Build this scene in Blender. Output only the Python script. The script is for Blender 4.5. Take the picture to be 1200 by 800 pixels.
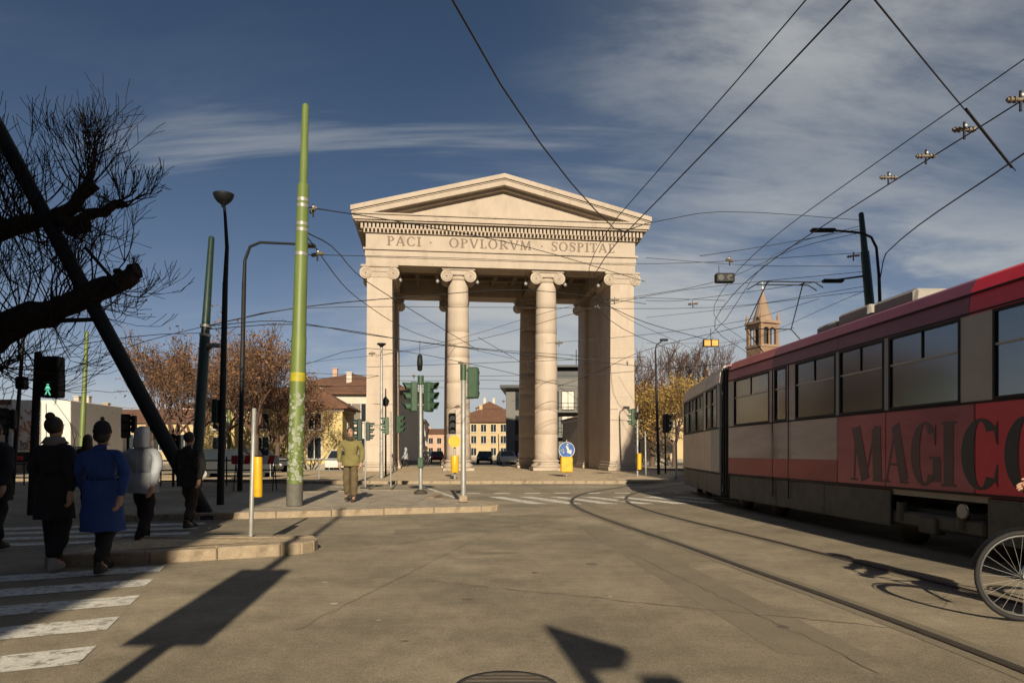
import bpy, bmesh, math, random
from mathutils import Vector, Matrix, Quaternion
R = math.radians
scene = bpy.context.scene
col = scene.collection
for o in list(bpy.data.objects): bpy.data.objects.remove(o)

# ------------------------------------------------------------------ camera, sky, sun, exposure
CAMH, F, HX, HY = 1.32, 820.0, 600.0, 530.0          # camera height, focal (px at 1200), principal column, horizon row
cam = bpy.data.cameras.new('camera'); camo = bpy.data.objects.new('camera', cam); col.objects.link(camo)
camo.location = (0, 0, CAMH); camo.rotation_euler = (R(90), 0, 0)
cam.sensor_width = 36; cam.lens = 36*F/1200; cam.shift_y = (HY-400)/1200; cam.clip_end = 4000; cam.clip_start = .05
scene.camera = camo
SUN_EL, SLOPE = 24.0, -0.122                           # light travels along (SLOPE, 1) and down
world = bpy.data.worlds.new('World'); scene.world = world; world.use_nodes = True
nt = world.node_tree; N = nt.nodes; L = nt.links; N.clear()
def nd(t, **k):
    n = N.new(t)
    for a, b in k.items(): setattr(n, a, b)
    return n
def mth(op, a, b=None, clamp=False):
    n = nd('ShaderNodeMath', operation=op, use_clamp=clamp)
    for i, v in enumerate((a, b)):
        if v is None: continue
        if isinstance(v, (int, float)): n.inputs[i].default_value = v
        else: L.new(v, n.inputs[i])
    return n.outputs[0]
sky = nd('ShaderNodeTexSky', sky_type='NISHITA', sun_disc=False)
sky.sun_elevation = R(SUN_EL); sky.sun_rotation = math.atan2(-SLOPE, -1.0)
sky.altitude = 600; sky.air_density = 0.42; sky.dust_density = 0.1; sky.ozone_density = 3.0
tc = nd('ShaderNodeTexCoord'); sp = nd('ShaderNodeSeparateXYZ'); L.new(tc.outputs['Generated'], sp.inputs[0])
zz = mth('ADD', mth('MAXIMUM', sp.outputs[2], 0.0), 0.30)
cx = mth('DIVIDE', sp.outputs[0], zz); cy = mth('DIVIDE', sp.outputs[1], zz)
cb = nd('ShaderNodeCombineXYZ'); L.new(cx, cb.inputs[0]); L.new(cy, cb.inputs[1])
def noise(scale, detail, rough, dist, rotz, sx, sy, off):
    mp = nd('ShaderNodeMapping'); mp.inputs['Rotation'].default_value = (0, 0, rotz); mp.inputs['Scale'].default_value = (sx, sy, 1)
    mp.inputs['Location'].default_value = off
    L.new(cb.outputs[0], mp.inputs[0])
    n = nd('ShaderNodeTexNoise'); n.inputs['Scale'].default_value = scale; n.inputs['Detail'].default_value = detail
    n.inputs['Roughness'].default_value = rough; n.inputs['Distortion'].default_value = dist
    L.new(mp.outputs[0], n.inputs['Vector']); return n.outputs['Fac']
def sstep(v, a, b):
    n = nd('ShaderNodeMapRange', interpolation_type='SMOOTHSTEP'); n.inputs[1].default_value = a; n.inputs[2].default_value = b
    L.new(v, n.inputs[0]); return n.outputs[0]
big = noise(.50, 2, .5, .2, 0, 1, 1, (9.3, 3.3, 0))
wisp = noise(1.7, 10, .62, .35, R(35), .6, 1.5, (1.7, 5.2, 2))
veil = noise(1.1, 9, .60, .3, R(-25), .7, 1.3, (7.3, 2.2, 5))
bgm = sstep(big, .40, .60)
f1 = mth('MULTIPLY', sstep(wisp, .44, .64), mth('ADD', mth('MULTIPLY', bgm, .9), .02))
f2 = mth('MULTIPLY', mth('ADD', mth('MULTIPLY', sstep(veil, .40, .64), .9), .10), mth('ADD', mth('MULTIPLY', bgm, .50), .008))
path = mth('DIVIDE', .36, mth('ADD', mth('MAXIMUM', sp.outputs[2], 0.0), .045))          # longer way through the thin veil near the horizon
hz = mth('ADD', mth('MAXIMUM', sp.outputs[2], 0.0), .055)
haze_od = mth('DIVIDE', .013, mth('MULTIPLY', hz, hz))                                  # ground haze seen edge-on
streak = noise(1.9, 9, .58, .5, R(-18), .35, 2.0, (3.3, 8.1, 9))
f3 = mth('MULTIPLY', sstep(streak, .53, .70), mth('MULTIPLY', sstep(veil, .38, .58), .34))           # thin streaks of cirrus everywhere
od = mth('ADD', mth('ADD', mth('ADD', mth('MULTIPLY', f1, 1.1), f3), mth('MULTIPLY', f2, mth('MULTIPLY', path, .7))), haze_od)
fac = mth('SUBTRACT', 1.0, mth('POWER', 2.718, mth('MULTIPLY', od, -1.45)), clamp=True)
mix = nd('ShaderNodeMixRGB'); L.new(fac, mix.inputs[0])
hsv = nd('ShaderNodeHueSaturation'); hsv.inputs['Saturation'].default_value = 1.18; hsv.inputs['Value'].default_value = .92; hsv.inputs['Hue'].default_value = .492; L.new(sky.outputs[0], hsv.inputs['Color']); L.new(hsv.outputs[0], mix.inputs[1])
mix.inputs[2].default_value = (7.6, 7.8, 7.7, 1)
bg = nd('ShaderNodeBackground'); bg.inputs[1].default_value = .05; L.new(mix.outputs[0], bg.inputs[0])
wo = nd('ShaderNodeOutputWorld'); L.new(bg.outputs[0], wo.inputs[0])
sl = bpy.data.lights.new('sun', 'SUN'); sl.energy = 5.0; sl.angle = R(.55); sl.color = (1, .86, .64)
so = bpy.data.objects.new('sun', sl); col.objects.link(so); so.location = (5, -30, 30)
ce = math.cos(R(SUN_EL)); hn = math.hypot(SLOPE, 1)
so.rotation_euler = Vector((SLOPE/hn*ce, ce/hn, -math.sin(R(SUN_EL)))).to_track_quat('-Z', 'Y').to_euler()
scene.view_settings.view_transform = 'Standard'; scene.view_settings.look = 'None'
scene.view_settings.exposure = 0.4; scene.view_settings.gamma = 1; scene.view_settings.use_curve_mapping = False

# ------------------------------------------------------------------ helpers
def W(px, py, d): return Vector(((px-HX)/F*d, d, CAMH+(HY-py)/F*d))
def G(px, py, z=0.0):
    d = (CAMH-z)*F/(py-HY); return Vector(((px-HX)/F*d, d, z))
MATS = {}
def mat(name, c, rough=.8, var=.15, scale=6.0, bump=.0, bscale=40.0, metal=0.0, spec=.5, c2=None, emit=None, wear=None, coord='Object', stretch=(1, 1, 1)):
    if name in MATS: return MATS[name]
    m = bpy.data.materials.new(name); m.use_nodes = True; t = m.node_tree; b = t.nodes['Principled BSDF']
    b.inputs['Roughness'].default_value = rough; b.inputs['Metallic'].default_value = metal
    b.inputs['Specular IOR Level'].default_value = spec
    def n(ty): return t.nodes.new(ty)
    tcn = n('ShaderNodeTexCoord'); mp = n('ShaderNodeMapping'); mp.inputs['Scale'].default_value = stretch
    t.links.new(tcn.outputs[coord], mp.inputs[0])
    no = n('ShaderNodeTexNoise'); no.inputs['Scale'].default_value = scale; no.inputs['Detail'].default_value = 6; no.inputs['Roughness'].default_value = .62
    t.links.new(mp.outputs[0], no.inputs['Vector'])
    cr = n('ShaderNodeValToRGB'); cr.color_ramp.elements[0].position = .3; cr.color_ramp.elements[1].position = .72
    lo = tuple(max(0, x*(1-var)) for x in c); hi = tuple(min(1, x*(1+var)) for x in (c2 or c))
    cr.color_ramp.elements[0].color = (*lo, 1); cr.color_ramp.elements[1].color = (*hi, 1)
    t.links.new(no.outputs['Fac'], cr.inputs[0]); outc = cr.outputs[0]
    if wear:                                             # (colour, scale, low, high): patches with a shape of their own
        wn = n('ShaderNodeTexNoise'); wn.inputs['Scale'].default_value = wear[1]; wn.inputs['Detail'].default_value = 8; wn.inputs['Roughness'].default_value = .7
        t.links.new(mp.outputs[0], wn.inputs['Vector'])
        mr = n('ShaderNodeMapRange'); mr.inputs[1].default_value = wear[2]; mr.inputs[2].default_value = wear[3]; t.links.new(wn.outputs['Fac'], mr.inputs[0])
        mx = n('ShaderNodeMixRGB'); t.links.new(mr.outputs[0], mx.inputs[0]); t.links.new(outc, mx.inputs[1]); mx.inputs[2].default_value = (*wear[0], 1)
        outc = mx.outputs[0]
    t.links.new(outc, b.inputs['Base Color'])
    if bump:
        bn = n('ShaderNodeTexNoise'); bn.inputs['Scale'].default_value = bscale; bn.inputs['Detail'].default_value = 4
        t.links.new(mp.outputs[0], bn.inputs['Vector'])
        bu = n('ShaderNodeBump'); bu.inputs['Strength'].default_value = bump; bu.inputs['Distance'].default_value = .02
        t.links.new(bn.outputs['Fac'], bu.inputs['Height']); t.links.new(bu.outputs[0], b.inputs['Normal'])
    if emit: b.inputs['Emission Color'].default_value = (*emit[0], 1); b.inputs['Emission Strength'].default_value = emit[1]
    MATS[name] = m; return m

class MB:
    def __init__(s): s.v = []; s.f = []; s.s = []
    def add(s, vs, fs, smooth=False):
        b = len(s.v); s.v += [tuple(v) for v in vs]; s.f += [tuple(b+i for i in f) for f in fs]; s.s += [smooth]*len(fs); return s
    def box(s, a, b, M=None):
        (x0, y0, z0), (x1, y1, z1) = a, b
        vs = [Vector(p) for p in ((x0,y0,z0),(x1,y0,z0),(x1,y1,z0),(x0,y1,z0),(x0,y0,z1),(x1,y0,z1),(x1,y1,z1),(x0,y1,z1))]
        if M: vs = [M @ v for v in vs]
        return s.add(vs, [(0,3,2,1),(4,5,6,7),(0,1,5,4),(1,2,6,5),(2,3,7,6),(3,0,4,7)])
    def bbox(s, a, b, c=.01):                            # box with chamfered edges
        x0, y0, z0 = a; x1, y1, z1 = b; vs = []; ix = {}
        for i, x in enumerate((x0, x1)):
            for j, y in enumerate((y0, y1)):
                for k, z in enumerate((z0, z1)):
                    sx, sy, sz = (1-2*i)*c, (1-2*j)*c, (1-2*k)*c
                    for ax, p in enumerate(((x, y+sy, z+sz), (x+sx, y, z+sz), (x+sx, y+sy, z))):
                        ix[(i, j, k, ax)] = len(vs); vs.append(p)
        fs = []
        for ax in range(3):
            for e in (0, 1):
                o = [(0,0),(0,1),(1,1),(1,0)] if e == (ax == 1) else [(0,0),(1,0),(1,1),(0,1)]
                key = lambda p: (e, p[0], p[1]) if ax == 0 else ((p[0], e, p[1]) if ax == 1 else (p[0], p[1], e))
                fs.append(tuple(ix[(*key(p), ax)] for p in o))
        for i in (0, 1):
            for j in (0, 1):
                for k in (0, 1): fs.append(tuple(ix[(i, j, k, a)] for a in range(3)))
        for a1, a2, ax in ((1, 2, 0), (0, 2, 1), (0, 1, 2)):
            for p in (0, 1):
                for q in (0, 1):
                    def k(t): return {0: (t, p, q), 1: (p, t, q), 2: (p, q, t)}[ax]
                    fs.append((ix[(*k(0), a1)], ix[(*k(0), a2)], ix[(*k(1), a2)], ix[(*k(1), a1)]))
        return s.add(vs, fs)
    def tube(s, pts, rs, n=8, caps=True, smooth=True):
        pts = [Vector(p) for p in pts]
        if not hasattr(rs, '__len__'): rs = [rs]*len(pts)
        vs = []; fs = []; up = None
        for i, p in enumerate(pts):
            t = (pts[min(i+1, len(pts)-1)]-pts[max(i-1, 0)])
            t = t.normalized() if t.length > 1e-9 else Vector((0, 0, 1))
            if up is None: up = t.orthogonal().normalized()
            up = (up-t*up.dot(t)); up = up.normalized() if up.length > 1e-6 else t.orthogonal().normalized()
            w = t.cross(up)
            for k in range(n):
                a = 2*math.pi*k/n; vs.append(p+(up*math.cos(a)+w*math.sin(a))*rs[i])
        for i in range(len(pts)-1):
            for k in range(n): fs.append((i*n+k, i*n+(k+1) % n, (i+1)*n+(k+1) % n, (i+1)*n+k))
        s.add(vs, fs, smooth)
        if caps and n > 2:
            s.add([vs[k] for k in range(n)], [tuple(reversed(range(n)))]); s.add(vs[-n:], [tuple(range(n))])
        return s
    def lathe(s, prof, n=24, c=(0, 0, 0), smooth=True, sx=1, sy=1):
        vs = []; fs = []
        for r, z in prof:
            for k in range(n):
                a = 2*math.pi*k/n; vs.append((c[0]+r*math.cos(a)*sx, c[1]+r*math.sin(a)*sy, c[2]+z))
        for i in range(len(prof)-1):
            for k in range(n): fs.append((i*n+k, i*n+(k+1) % n, (i+1)*n+(k+1) % n, (i+1)*n+k))
        s.add(vs, fs, smooth); s.add(vs[:n], [tuple(reversed(range(n)))]); s.add(vs[-n:], [tuple(range(n))]); return s
    def prism(s, poly, a, b, axis='z', M=None):          # polygon swept along an axis
        n = len(poly)
        def mk(p, t): return {'z': (p[0], p[1], t), 'y': (p[0], t, p[1]), 'x': (t, p[0], p[1])}[axis]
        vs = [Vector(mk(p, a)) for p in poly]+[Vector(mk(p, b)) for p in poly]
        if M: vs = [M @ v for v in vs]
        return s.add(vs, [tuple(reversed(range(n))), tuple(range(n, 2*n))]+[(i, (i+1) % n, n+(i+1) % n, n+i) for i in range(n)])
    def sphere(s, c, r, n=12, m=8, sc=(1, 1, 1)):
        vs = [(c[0], c[1], c[2]-r*sc[2])]; fs = []
        for i in range(1, m):
            t = math.pi*i/m
            for k in range(n):
                a = 2*math.pi*k/n; vs.append((c[0]+r*sc[0]*math.sin(t)*math.cos(a), c[1]+r*sc[1]*math.sin(t)*math.sin(a), c[2]-r*sc[2]*math.cos(t)))
        vs.append((c[0], c[1], c[2]+r*sc[2])); e = len(vs)-1
        for k in range(n): fs.append((0, 1+(k+1) % n, 1+k)); fs.append((e, 1+(m-2)*n+k, 1+(m-2)*n+(k+1) % n))
        for i in range(m-2):
            for k in range(n): fs.append((1+i*n+k, 1+i*n+(k+1) % n, 1+(i+1)*n+(k+1) % n, 1+(i+1)*n+k))
        return s.add(vs, fs, True)
    def mesh(s, name, m):
        me = bpy.data.meshes.new(name); me.from_pydata(s.v, [], s.f)
        me.polygons.foreach_set('use_smooth', s.s)
        bm = bmesh.new(); bm.from_mesh(me); bmesh.ops.recalc_face_normals(bm, faces=bm.faces); bm.to_mesh(me); bm.free()
        me.materials.append(m); me.update(); return me
    def build(s, name, m, parent=None): return link(name, s.mesh(name, m), parent)
def link(name, me, parent=None, loc=None, rot=None):
    o = bpy.data.objects.new(name, me); col.objects.link(o)
    if parent: o.parent = parent
    if loc is not None: o.location = loc
    if rot is not None: o.rotation_euler = rot
    return o
def tag(o, label, cat, group=None):
    o['label'] = label; o['category'] = cat
    if group: o['group'] = group
    return o
def thing(name, label, cat, loc=(0, 0, 0), rz=0.0, group=None):
    o = bpy.data.objects.new(name, None); col.objects.link(o); o.empty_display_size = .2
    o.location = loc; o.rotation_euler = (0, 0, rz); return tag(o, label, cat, group)
def struct(o): o['kind'] = 'structure'; return o
def stuff(o): o['kind'] = 'stuff'; return o
def copy_tree(o, parent=None):
    c = o.copy(); col.objects.link(c); c.parent = parent
    for ch in list(o.children): copy_tree(ch, c)
    return c

# ------------------------------------------------------------------ materials
ASPH = mat('asphalt', (.245, .207, .150), .86, .22, .42, .35, 260, c2=(.295, .25, .18), wear=((.18, .152, .112), .27, .47, .66), spec=.3)
# fine aggregate on top of the broad stains
def grit(m, sc, amt):
    t = m.node_tree; b = t.nodes['Principled BSDF']; src = b.inputs['Base Color'].links[0].from_socket
    tcn = t.nodes.new('ShaderNodeTexCoord'); v = t.nodes.new('ShaderNodeTexNoise'); v.inputs['Scale'].default_value = sc; v.inputs['Detail'].default_value = 3
    t.links.new(tcn.outputs['Object'], v.inputs['Vector'])
    mr = t.nodes.new('ShaderNodeMapRange'); mr.inputs[1].default_value = .3; mr.inputs[2].default_value = .7; mr.inputs[3].default_value = 1-amt; mr.inputs[4].default_value = 1+amt
    t.links.new(v.outputs['Fac'], mr.inputs[0])
    mu = t.nodes.new('ShaderNodeMixRGB'); mu.blend_type = 'MULTIPLY'; mu.inputs[0].default_value = 1
    t.links.new(src, mu.inputs[1]); t.links.new(mr.outputs[0], mu.inputs[2]); t.links.new(mu.outputs[0], b.inputs['Base Color'])
grit(ASPH, 120, .5); grit(ASPH, 38, .16); grit(ASPH, 9, .10); grit(ASPH, 2.3, .13)
ASPH2 = mat('asphalt_patch', (.222, .188, .137), .88, .16, 1.3, .5, 160, spec=.3); grit(ASPH2, 130, .3)
TAR = mat('tar', (.14, .118, .09), .7, .25, 5, .2, 60)
PAINT = mat('road_paint', (.64, .62, .57), .75, .14, 3, .3, 120, wear=((.21, .18, .14), 9, .50, .62)); grit(PAINT, 60, .2)
RAIL = mat('rail_steel', (.10, .08, .062), .5, .3, 8, metal=.55)
GROOVE = mat('rail_groove', (.045, .038, .03), .85, .3, 20)
KERB = mat('kerb_granite', (.31, .245, .17), .82, .2, 5, .35, 90, wear=((.20, .155, .105), 3.1, .52, .68)); grit(KERB, 70, .22)
PAVE = mat('island_paving', (.34, .29, .225), .85, .2, 3, .4, 60, wear=((.19, .16, .125), 2.1, .52, .66)); grit(PAVE, 45, .3)
COBB = mat('cobble_paving', (.46, .36, .235), .85, .2, 9, .5, 45, wear=((.33, .25, .16), .8, .50, .64)); grit(COBB, 14, .28)
STONE = mat('pink_granite', (.415, .345, .28), .72, .08, 1.2, .15, 60, stretch=(1, 1, .35), c2=(.45, .375, .305), wear=((.315, .25, .20), .8, .54, .80))
STONE2 = mat('pale_limestone', (.40, .335, .272), .75, .10, 1.5, .15, 50, stretch=(1, 1, .45), wear=((.27, .215, .165), 1.3, .54, .80))
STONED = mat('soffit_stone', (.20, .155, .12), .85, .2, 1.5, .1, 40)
LETTER = mat('letter_bronze', (.16, .115, .085), .7, .2, 10)
POLEG = mat('green_pole_paint', (.120, .165, .040), .5, .12, 4, stretch=(1, 1, .4), wear=((.10, .14, .045), 3, .55, .75))
DGREEN = mat('dark_green_paint', (.009, .028, .020), .45, .2, 6)
BLACKP = mat('black_paint', (.010, .011, .013), .6, .2, 8, spec=.3)
GREYP = mat('galvanised_steel', (.30, .30, .29), .5, .18, 9, metal=.35)
SIGG = mat('signal_green', (.038, .078, .046), .45, .15, 8)
YEL = mat('yellow_plastic', (.62, .36, .012), .45, .1, 8, wear=((.40, .24, .02), 9, .60, .72))
BLUEP = mat('sign_blue', (.015, .09, .36), .4, .1, 8)
WHITEP = mat('white_paint', (.62, .60, .56), .6, .08, 6)
REDP = mat('red_paint', (.45, .02, .02), .5, .1, 6)
RUBBER = mat('rubber', (.016, .016, .017), .8, .2, 30)
WIRE = mat('wire_copper_dark', (.022, .022, .024), .6, .2, 5)
GLASSD = mat('window_glass_dark', (.022, .028, .034), .12, .3, .6, spec=.7)
SHUT = mat('window_shutter', (.16, .14, .12), .7, .2, 6)
FRAME = mat('window_frame', (.50, .47, .42), .7, .1, 6)
LENSD = mat('signal_lens_dark', (.02, .022, .02), .25, .2, 8)

def tglass(name, tint, gloss=.25):
    m = bpy.data.materials.new(name); m.use_nodes = True; t = m.node_tree; t.nodes.clear()
    o = t.nodes.new('ShaderNodeOutputMaterial'); a = t.nodes.new('ShaderNodeBsdfTransparent'); a.inputs[0].default_value = (*tint, 1)
    g = t.nodes.new('ShaderNodeBsdfGlossy'); g.inputs['Roughness'].default_value = .16; g.inputs[0].default_value = (.75, .8, .82, 1)
    lw = t.nodes.new('ShaderNodeLayerWeight'); lw.inputs[0].default_value = gloss
    nz = t.nodes.new('ShaderNodeTexNoise'); nz.inputs['Scale'].default_value = 1.7; bp = t.nodes.new('ShaderNodeBump'); bp.inputs['Strength'].default_value = .06
    t.links.new(nz.outputs['Fac'], bp.inputs['Height']); t.links.new(bp.outputs[0], g.inputs['Normal'])
    mx = t.nodes.new('ShaderNodeMixShader'); mxm = t.nodes.new('ShaderNodeMath'); mxm.operation = 'MAXIMUM'; mxm.inputs[1].default_value = .36; t.links.new(lw.outputs['Fresnel'], mxm.inputs[0]); t.links.new(mxm.outputs[0], mx.inputs[0]); t.links.new(a.outputs[0], mx.inputs[1]); t.links.new(g.outputs[0], mx.inputs[2])
    t.links.new(mx.outputs[0], o.inputs[0]); return m

# ------------------------------------------------------------------ letters (flat strokes, height 1, baseline 0)
def glyph(ch, s=.17, t=.055):
    P = []
    def rect(x0, y0, x1, y1): P.append([(x0, y0), (x1, y0), (x1, y1), (x0, y1)])
    def rib(pts, ws):
        n = len(pts); Lp = []; Rp = []
        for i, (x, y) in enumerate(pts):
            x0, y0 = pts[max(i-1, 0)]; x1, y1 = pts[min(i+1, n-1)]; dx, dy = x1-x0, y1-y0; l = math.hypot(dx, dy) or 1
            w = ws[i] if hasattr(ws, '__len__') else ws
            Lp.append((x-dy/l*w/2, y+dx/l*w/2)); Rp.append((x+dy/l*w/2, y-dx/l*w/2))
        for i in range(n-1): P.append([Rp[i], Rp[i+1], Lp[i+1], Lp[i]])
    def ring(cx, cy, rx, ry, a0, a1, n=26, s_=s, t_=t):
        pr = None
        for i in range(n+1):
            a = R(a0+(a1-a0)*i/n); o = (cx+rx*math.cos(a), cy+ry*math.sin(a)); q = (cx+(rx-s_)*math.cos(a), cy+(ry-t_)*math.sin(a))
            if pr: P.append([pr[1], pr[0], o, q])
            pr = (o, q)
    def serif(x, y, w): rect(x-w/2, y, x+w/2, y+t)
    if ch == 'I': w = .42; rect(.21-s/2, t, .21+s/2, 1-t); serif(.21, 0, .4); serif(.21, 1-t, .4)
    elif ch == 'L': w = .66; rect(.2-s/2, t, .2+s/2, 1-t); serif(.2, 1-t, .38); rect(.02, 0, .62, t); rect(.62-t, t, .62, .28)
    elif ch == 'T': w = .76; rect(.38-s/2, t, .38+s/2, 1-t); serif(.38, 0, .4); rect(.02, 1-t, .74, 1); rect(.02, .74, .02+t, 1-t); rect(.74-t, .74, .74, 1-t)
    elif ch == 'E': w = .68; rect(.2-s/2, t, .2+s/2, 1-t); rect(.02, 0, .62, t); rect(.02, 1-t, .60, 1); rect(.2+s/2, .49, .46, .49+t); rect(.62-t, t, .62, .25); rect(.60-t, .78, .60, 1-t)
    elif ch in 'PR':
        w = .72; rect(.2-s/2, t, .2+s/2, 1-t); serif(.2, 0, .38); rect(.02, 1-t, .34, 1); ring(.32, .735, .36, .265, -90, 90, 14); rect(.2+s/2, .47, .32, .47+t)
        if ch == 'R': w = .84; rib([(.38, .47), (.62, .2), (.78, .03)], [s*.8, s, s*.7]); rect(.66, 0, .84, t)
    elif ch == 'A': w = .86; rib([(.12, t), (.42, .99)], t*1.3); rib([(.42, 1), (.72, t)], s); rect(.2, .3, .6, .3+t); serif(.12, 0, .24); serif(.72, 0, .28)
    elif ch == 'V': w = .86; rib([(.14, 1-t), (.44, 0)], s); rib([(.44, .01), (.74, 1-t)], t*1.3); serif(.14, 1-t, .28); serif(.74, 1-t, .24)
    elif ch == 'M': w = 1.06; rib([(.14, t), (.2, 1-t)], t*1.3); rib([(.2, 1), (.52, .02)], s); rib([(.52, .02), (.84, 1)], t*1.3); rib([(.86, 1-t), (.9, t)], s); serif(.14, 0, .24); serif(.9, 0, .3); rect(.06, 1-t, .24, 1); rect(.82, 1-t, 1.0, 1)
    elif ch == 'O': w = .92; ring(.46, .5, .43, .515, 0, 360, 40)
    elif ch in 'CG':
        w = .84; ring(.45, .5, .42, .515, 42, 318, 34)
        P.append([(.72, .83), (.77, .64), (.79, .64), (.79, .97)])
        if ch == 'C': P.append([(.72, .17), (.79, .03), (.79, .36), (.77, .36)])
        else: w = .92; rect(.70, .06, .70+s*.9, .42); rect(.60, .42, .90, .42+t)
    elif ch == 'S':
        w = .66; pts = [(.56, .80), (.50, .93), (.36, .975), (.20, .93), (.12, .80), (.15, .67), (.33, .54), (.48, .42), (.55, .28), (.50, .11), (.34, .025), (.17, .06), (.09, .2)]
        rib(pts, [t, t, t, t*1.6, s*.8, s*.95, s*1.1, s*1.05, s*.9, t*1.6, t, t, t]); rect(.57, .70, .57+t*.8, .95); rect(.06, .05, .06+t*.8, .32)
    elif ch == '.': w = .5; ring(.25, .42, .09, .09, 0, 360, 10, .0899, .0899)
    else: w = .4
    return P, w
def letter_mb(ch, M, th, s, t):
    P, w = glyph(ch, s, t); mb = MB()
    for i, p in enumerate(P): mb.prism([(x, y) for x, y in p], 0, th+(i % 7)*.0004, 'z', M)
    return mb, w
def glyph_w(ch): return glyph(ch)[1]

# ------------------------------------------------------------------ ground, markings, islands, rails
def sheet(name, pts, z, m, parent=None):
    mb = MB(); mb.add([(p[0], p[1], z) for p in pts], [tuple(range(len(pts)))]); return mb.build(name, m, parent)
g = MB(); ny = 60                                         # graded sheet to the horizon
g.add([(-1500, -120, 0), (1500, -120, 0), (1500, 2500, 0), (-1500, 2500, 0)], [(0, 1, 2, 3)])
struct(g.build('ground', ASPH))
def strip(pts, w, z):
    mb = MB(); vs = []; fs = []
    for i, p in enumerate(pts):
        a = Vector(pts[max(i-1, 0)]); b = Vector(pts[min(i+1, len(pts)-1)]); t = (b-a); n_ = Vector((-t.y, t.x)).normalized(); c = Vector(p)
        ww = w[i] if hasattr(w, '__len__') else w
        vs += [(*(c+n_*ww/2), z), (*(c-n_*ww/2), z)]
    for i in range(len(pts)-1): fs.append((2*i, 2*i+1, 2*i+3, 2*i+2))
    return mb.add(vs, fs)
def spline(cp, step=.5):                                   # x as a smooth function of y
    out = []; y = cp[0][1]
    def val(y):
        for i in range(len(cp)-1):
            if cp[i][1] <= y <= cp[i+1][1]:
                p0 = cp[max(i-1, 0)]; p1 = cp[i]; p2 = cp[i+1]; p3 = cp[min(i+2, len(cp)-1)]
                h = p2[1]-p1[1]; t = (y-p1[1])/h
                m1 = (p2[0]-p0[0])/max(1e-6, p2[1]-p0[1])*h; m2 = (p3[0]-p1[0])/max(1e-6, p3[1]-p1[1])*h
                return (2*t**3-3*t*t+1)*p1[0]+(t**3-2*t*t+t)*m1+(-2*t**3+3*t*t)*p2[0]+(t**3-t*t)*m2
        return cp[-1][0]
    while y <= cp[-1][1]: out.append((val(y), y)); y += step
    return out, val
C1, c1 = spline([(4.0, -3), (3.9, 2), (3.84, 4.2), (3.67, 6.1), (3.42, 8), (3.1, 10.5), (2.66, 13.3), (2.32, 16.7), (2.42, 19.5), (3.3, 23), (5.4, 27.3), (8.8, 33), (12.4, 40), (15.9, 48), (22, 60), (30, 75)])
C2, c2 = spline([(7.15, -3), (7.0, 2), (6.9, 5), (6.7, 8.5), (6.45, 12), (6.25, 16.6), (6.45, 19.5), (7.05, 23.8), (8.5, 27), (12.0, 33.5), (16.2, 42), (20, 50), (26, 60), (34, 75)])
trk = struct(MB().build('tram_track', RAIL)) if False else None
for nm, C in (('tram_track', C1), ('tram_track', C2)):
    root = bpy.data.objects.new('tram_track', None); col.objects.link(root); struct(root)
    for sgn in (-1, 1):
        off = []
        for i, p in enumerate(C):
            a = Vector(C[max(i-1, 0)]); b = Vector(C[min(i+1, len(C)-1)]); t = b-a; n_ = Vector((t.y, -t.x)).normalized()
            off.append(tuple(Vector(p)+n_*sgn*.745))
        strip(off, .30, .003).build('rail_bed', ASPH2, root); strip(off, .105, .006).build('rail_groove', GROOVE, root)
        mb = MB(); pts3 = [(x, y, .009) for x, y in [tuple(Vector(q)) for q in off]]
        strip([(x+sgn*.03, y) for x, y in off], .045, .010).build('rail', RAIL, root)
# tar seams and patches
rs = random.Random(5)
def wob(a, b, n, amp):
    return [(a[0]+(b[0]-a[0])*i/n+rs.uniform(-amp, amp), a[1]+(b[1]-a[1])*i/n+rs.uniform(-amp, amp)) for i in range(n+1)]
seams = [((-.9, 7.2), (3.0, 5.2), .02), ((-2.2, 9.3), (.9, 13.8), .018), ((1.5, 9.5), (2.2, 4.2), .015), ((-.6, 13.9), (1.3, 11.4), .03), ((-1.6, 5.2), (-.2, 12.5), .012)]
for a, b, w in seams: struct(strip(wob(a, b, 44, .028), [w*rs.uniform(.15, 1.1) for _ in range(45)], .0035).build('tar_seam', TAR))
def blob(c, rx, ry, seed, n=26):
    r = random.Random(seed); return [(c[0]+rx*math.cos(2*math.pi*i/n)*(1+r.uniform(-.12, .12)), c[1]+ry*math.sin(2*math.pi*i/n)*(1+r.uniform(-.12, .12))) for i in range(n)]
for c, rx, ry, sd in (((.6, 14.6), .55, .35, 1), ((1.35, 12.1), .3, .2, 2), ((.5, 17.4), .8, .14, 4), ((-.25, 9.2), .35, .12, 5)):
    struct(sheet('asphalt_patch', blob(c, rx, ry, sd), .0025, ASPH2))
# patches of newer asphalt as rectangles
for pts in ([(1.75, 4.6), (2.35, 4.5), (1.7, 12.6), (1.15, 12.7)], [(-1.9, 11.2), (.2, 11.9), (.1, 12.7), (-2.0, 12.0)]):
    struct(sheet('asphalt_patch', pts, .0015, ASPH2))
for c, rx, ry, sd in (((-1.9, 7.1), .035, .02, 11), ((-1.55, 6.1), .04, .03, 12), ((-.9, 8.6), .02, .014, 13), ((.9, 6.4), .018, .02, 14), ((-1.05, 5.5), .02, .012, 15)):
    struct(sheet('paper_scrap', blob(c, rx, ry, sd, 7), .005, mat('litter_pale', (.5, .46, .4), .9)))
for c, rx, ry, sd in (((-.4, 6.3), .05, .04, 21), ((.95, 8.3), .07, .09, 22), ((.25, 7.7), .04, .05, 25), ((2.05, 5.3), .05, .05, 26), ((-.75, 4.9), .03, .02, 27)):
    struct(sheet('oil_stain', blob(c, rx, ry, sd), .0028, TAR))
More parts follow.
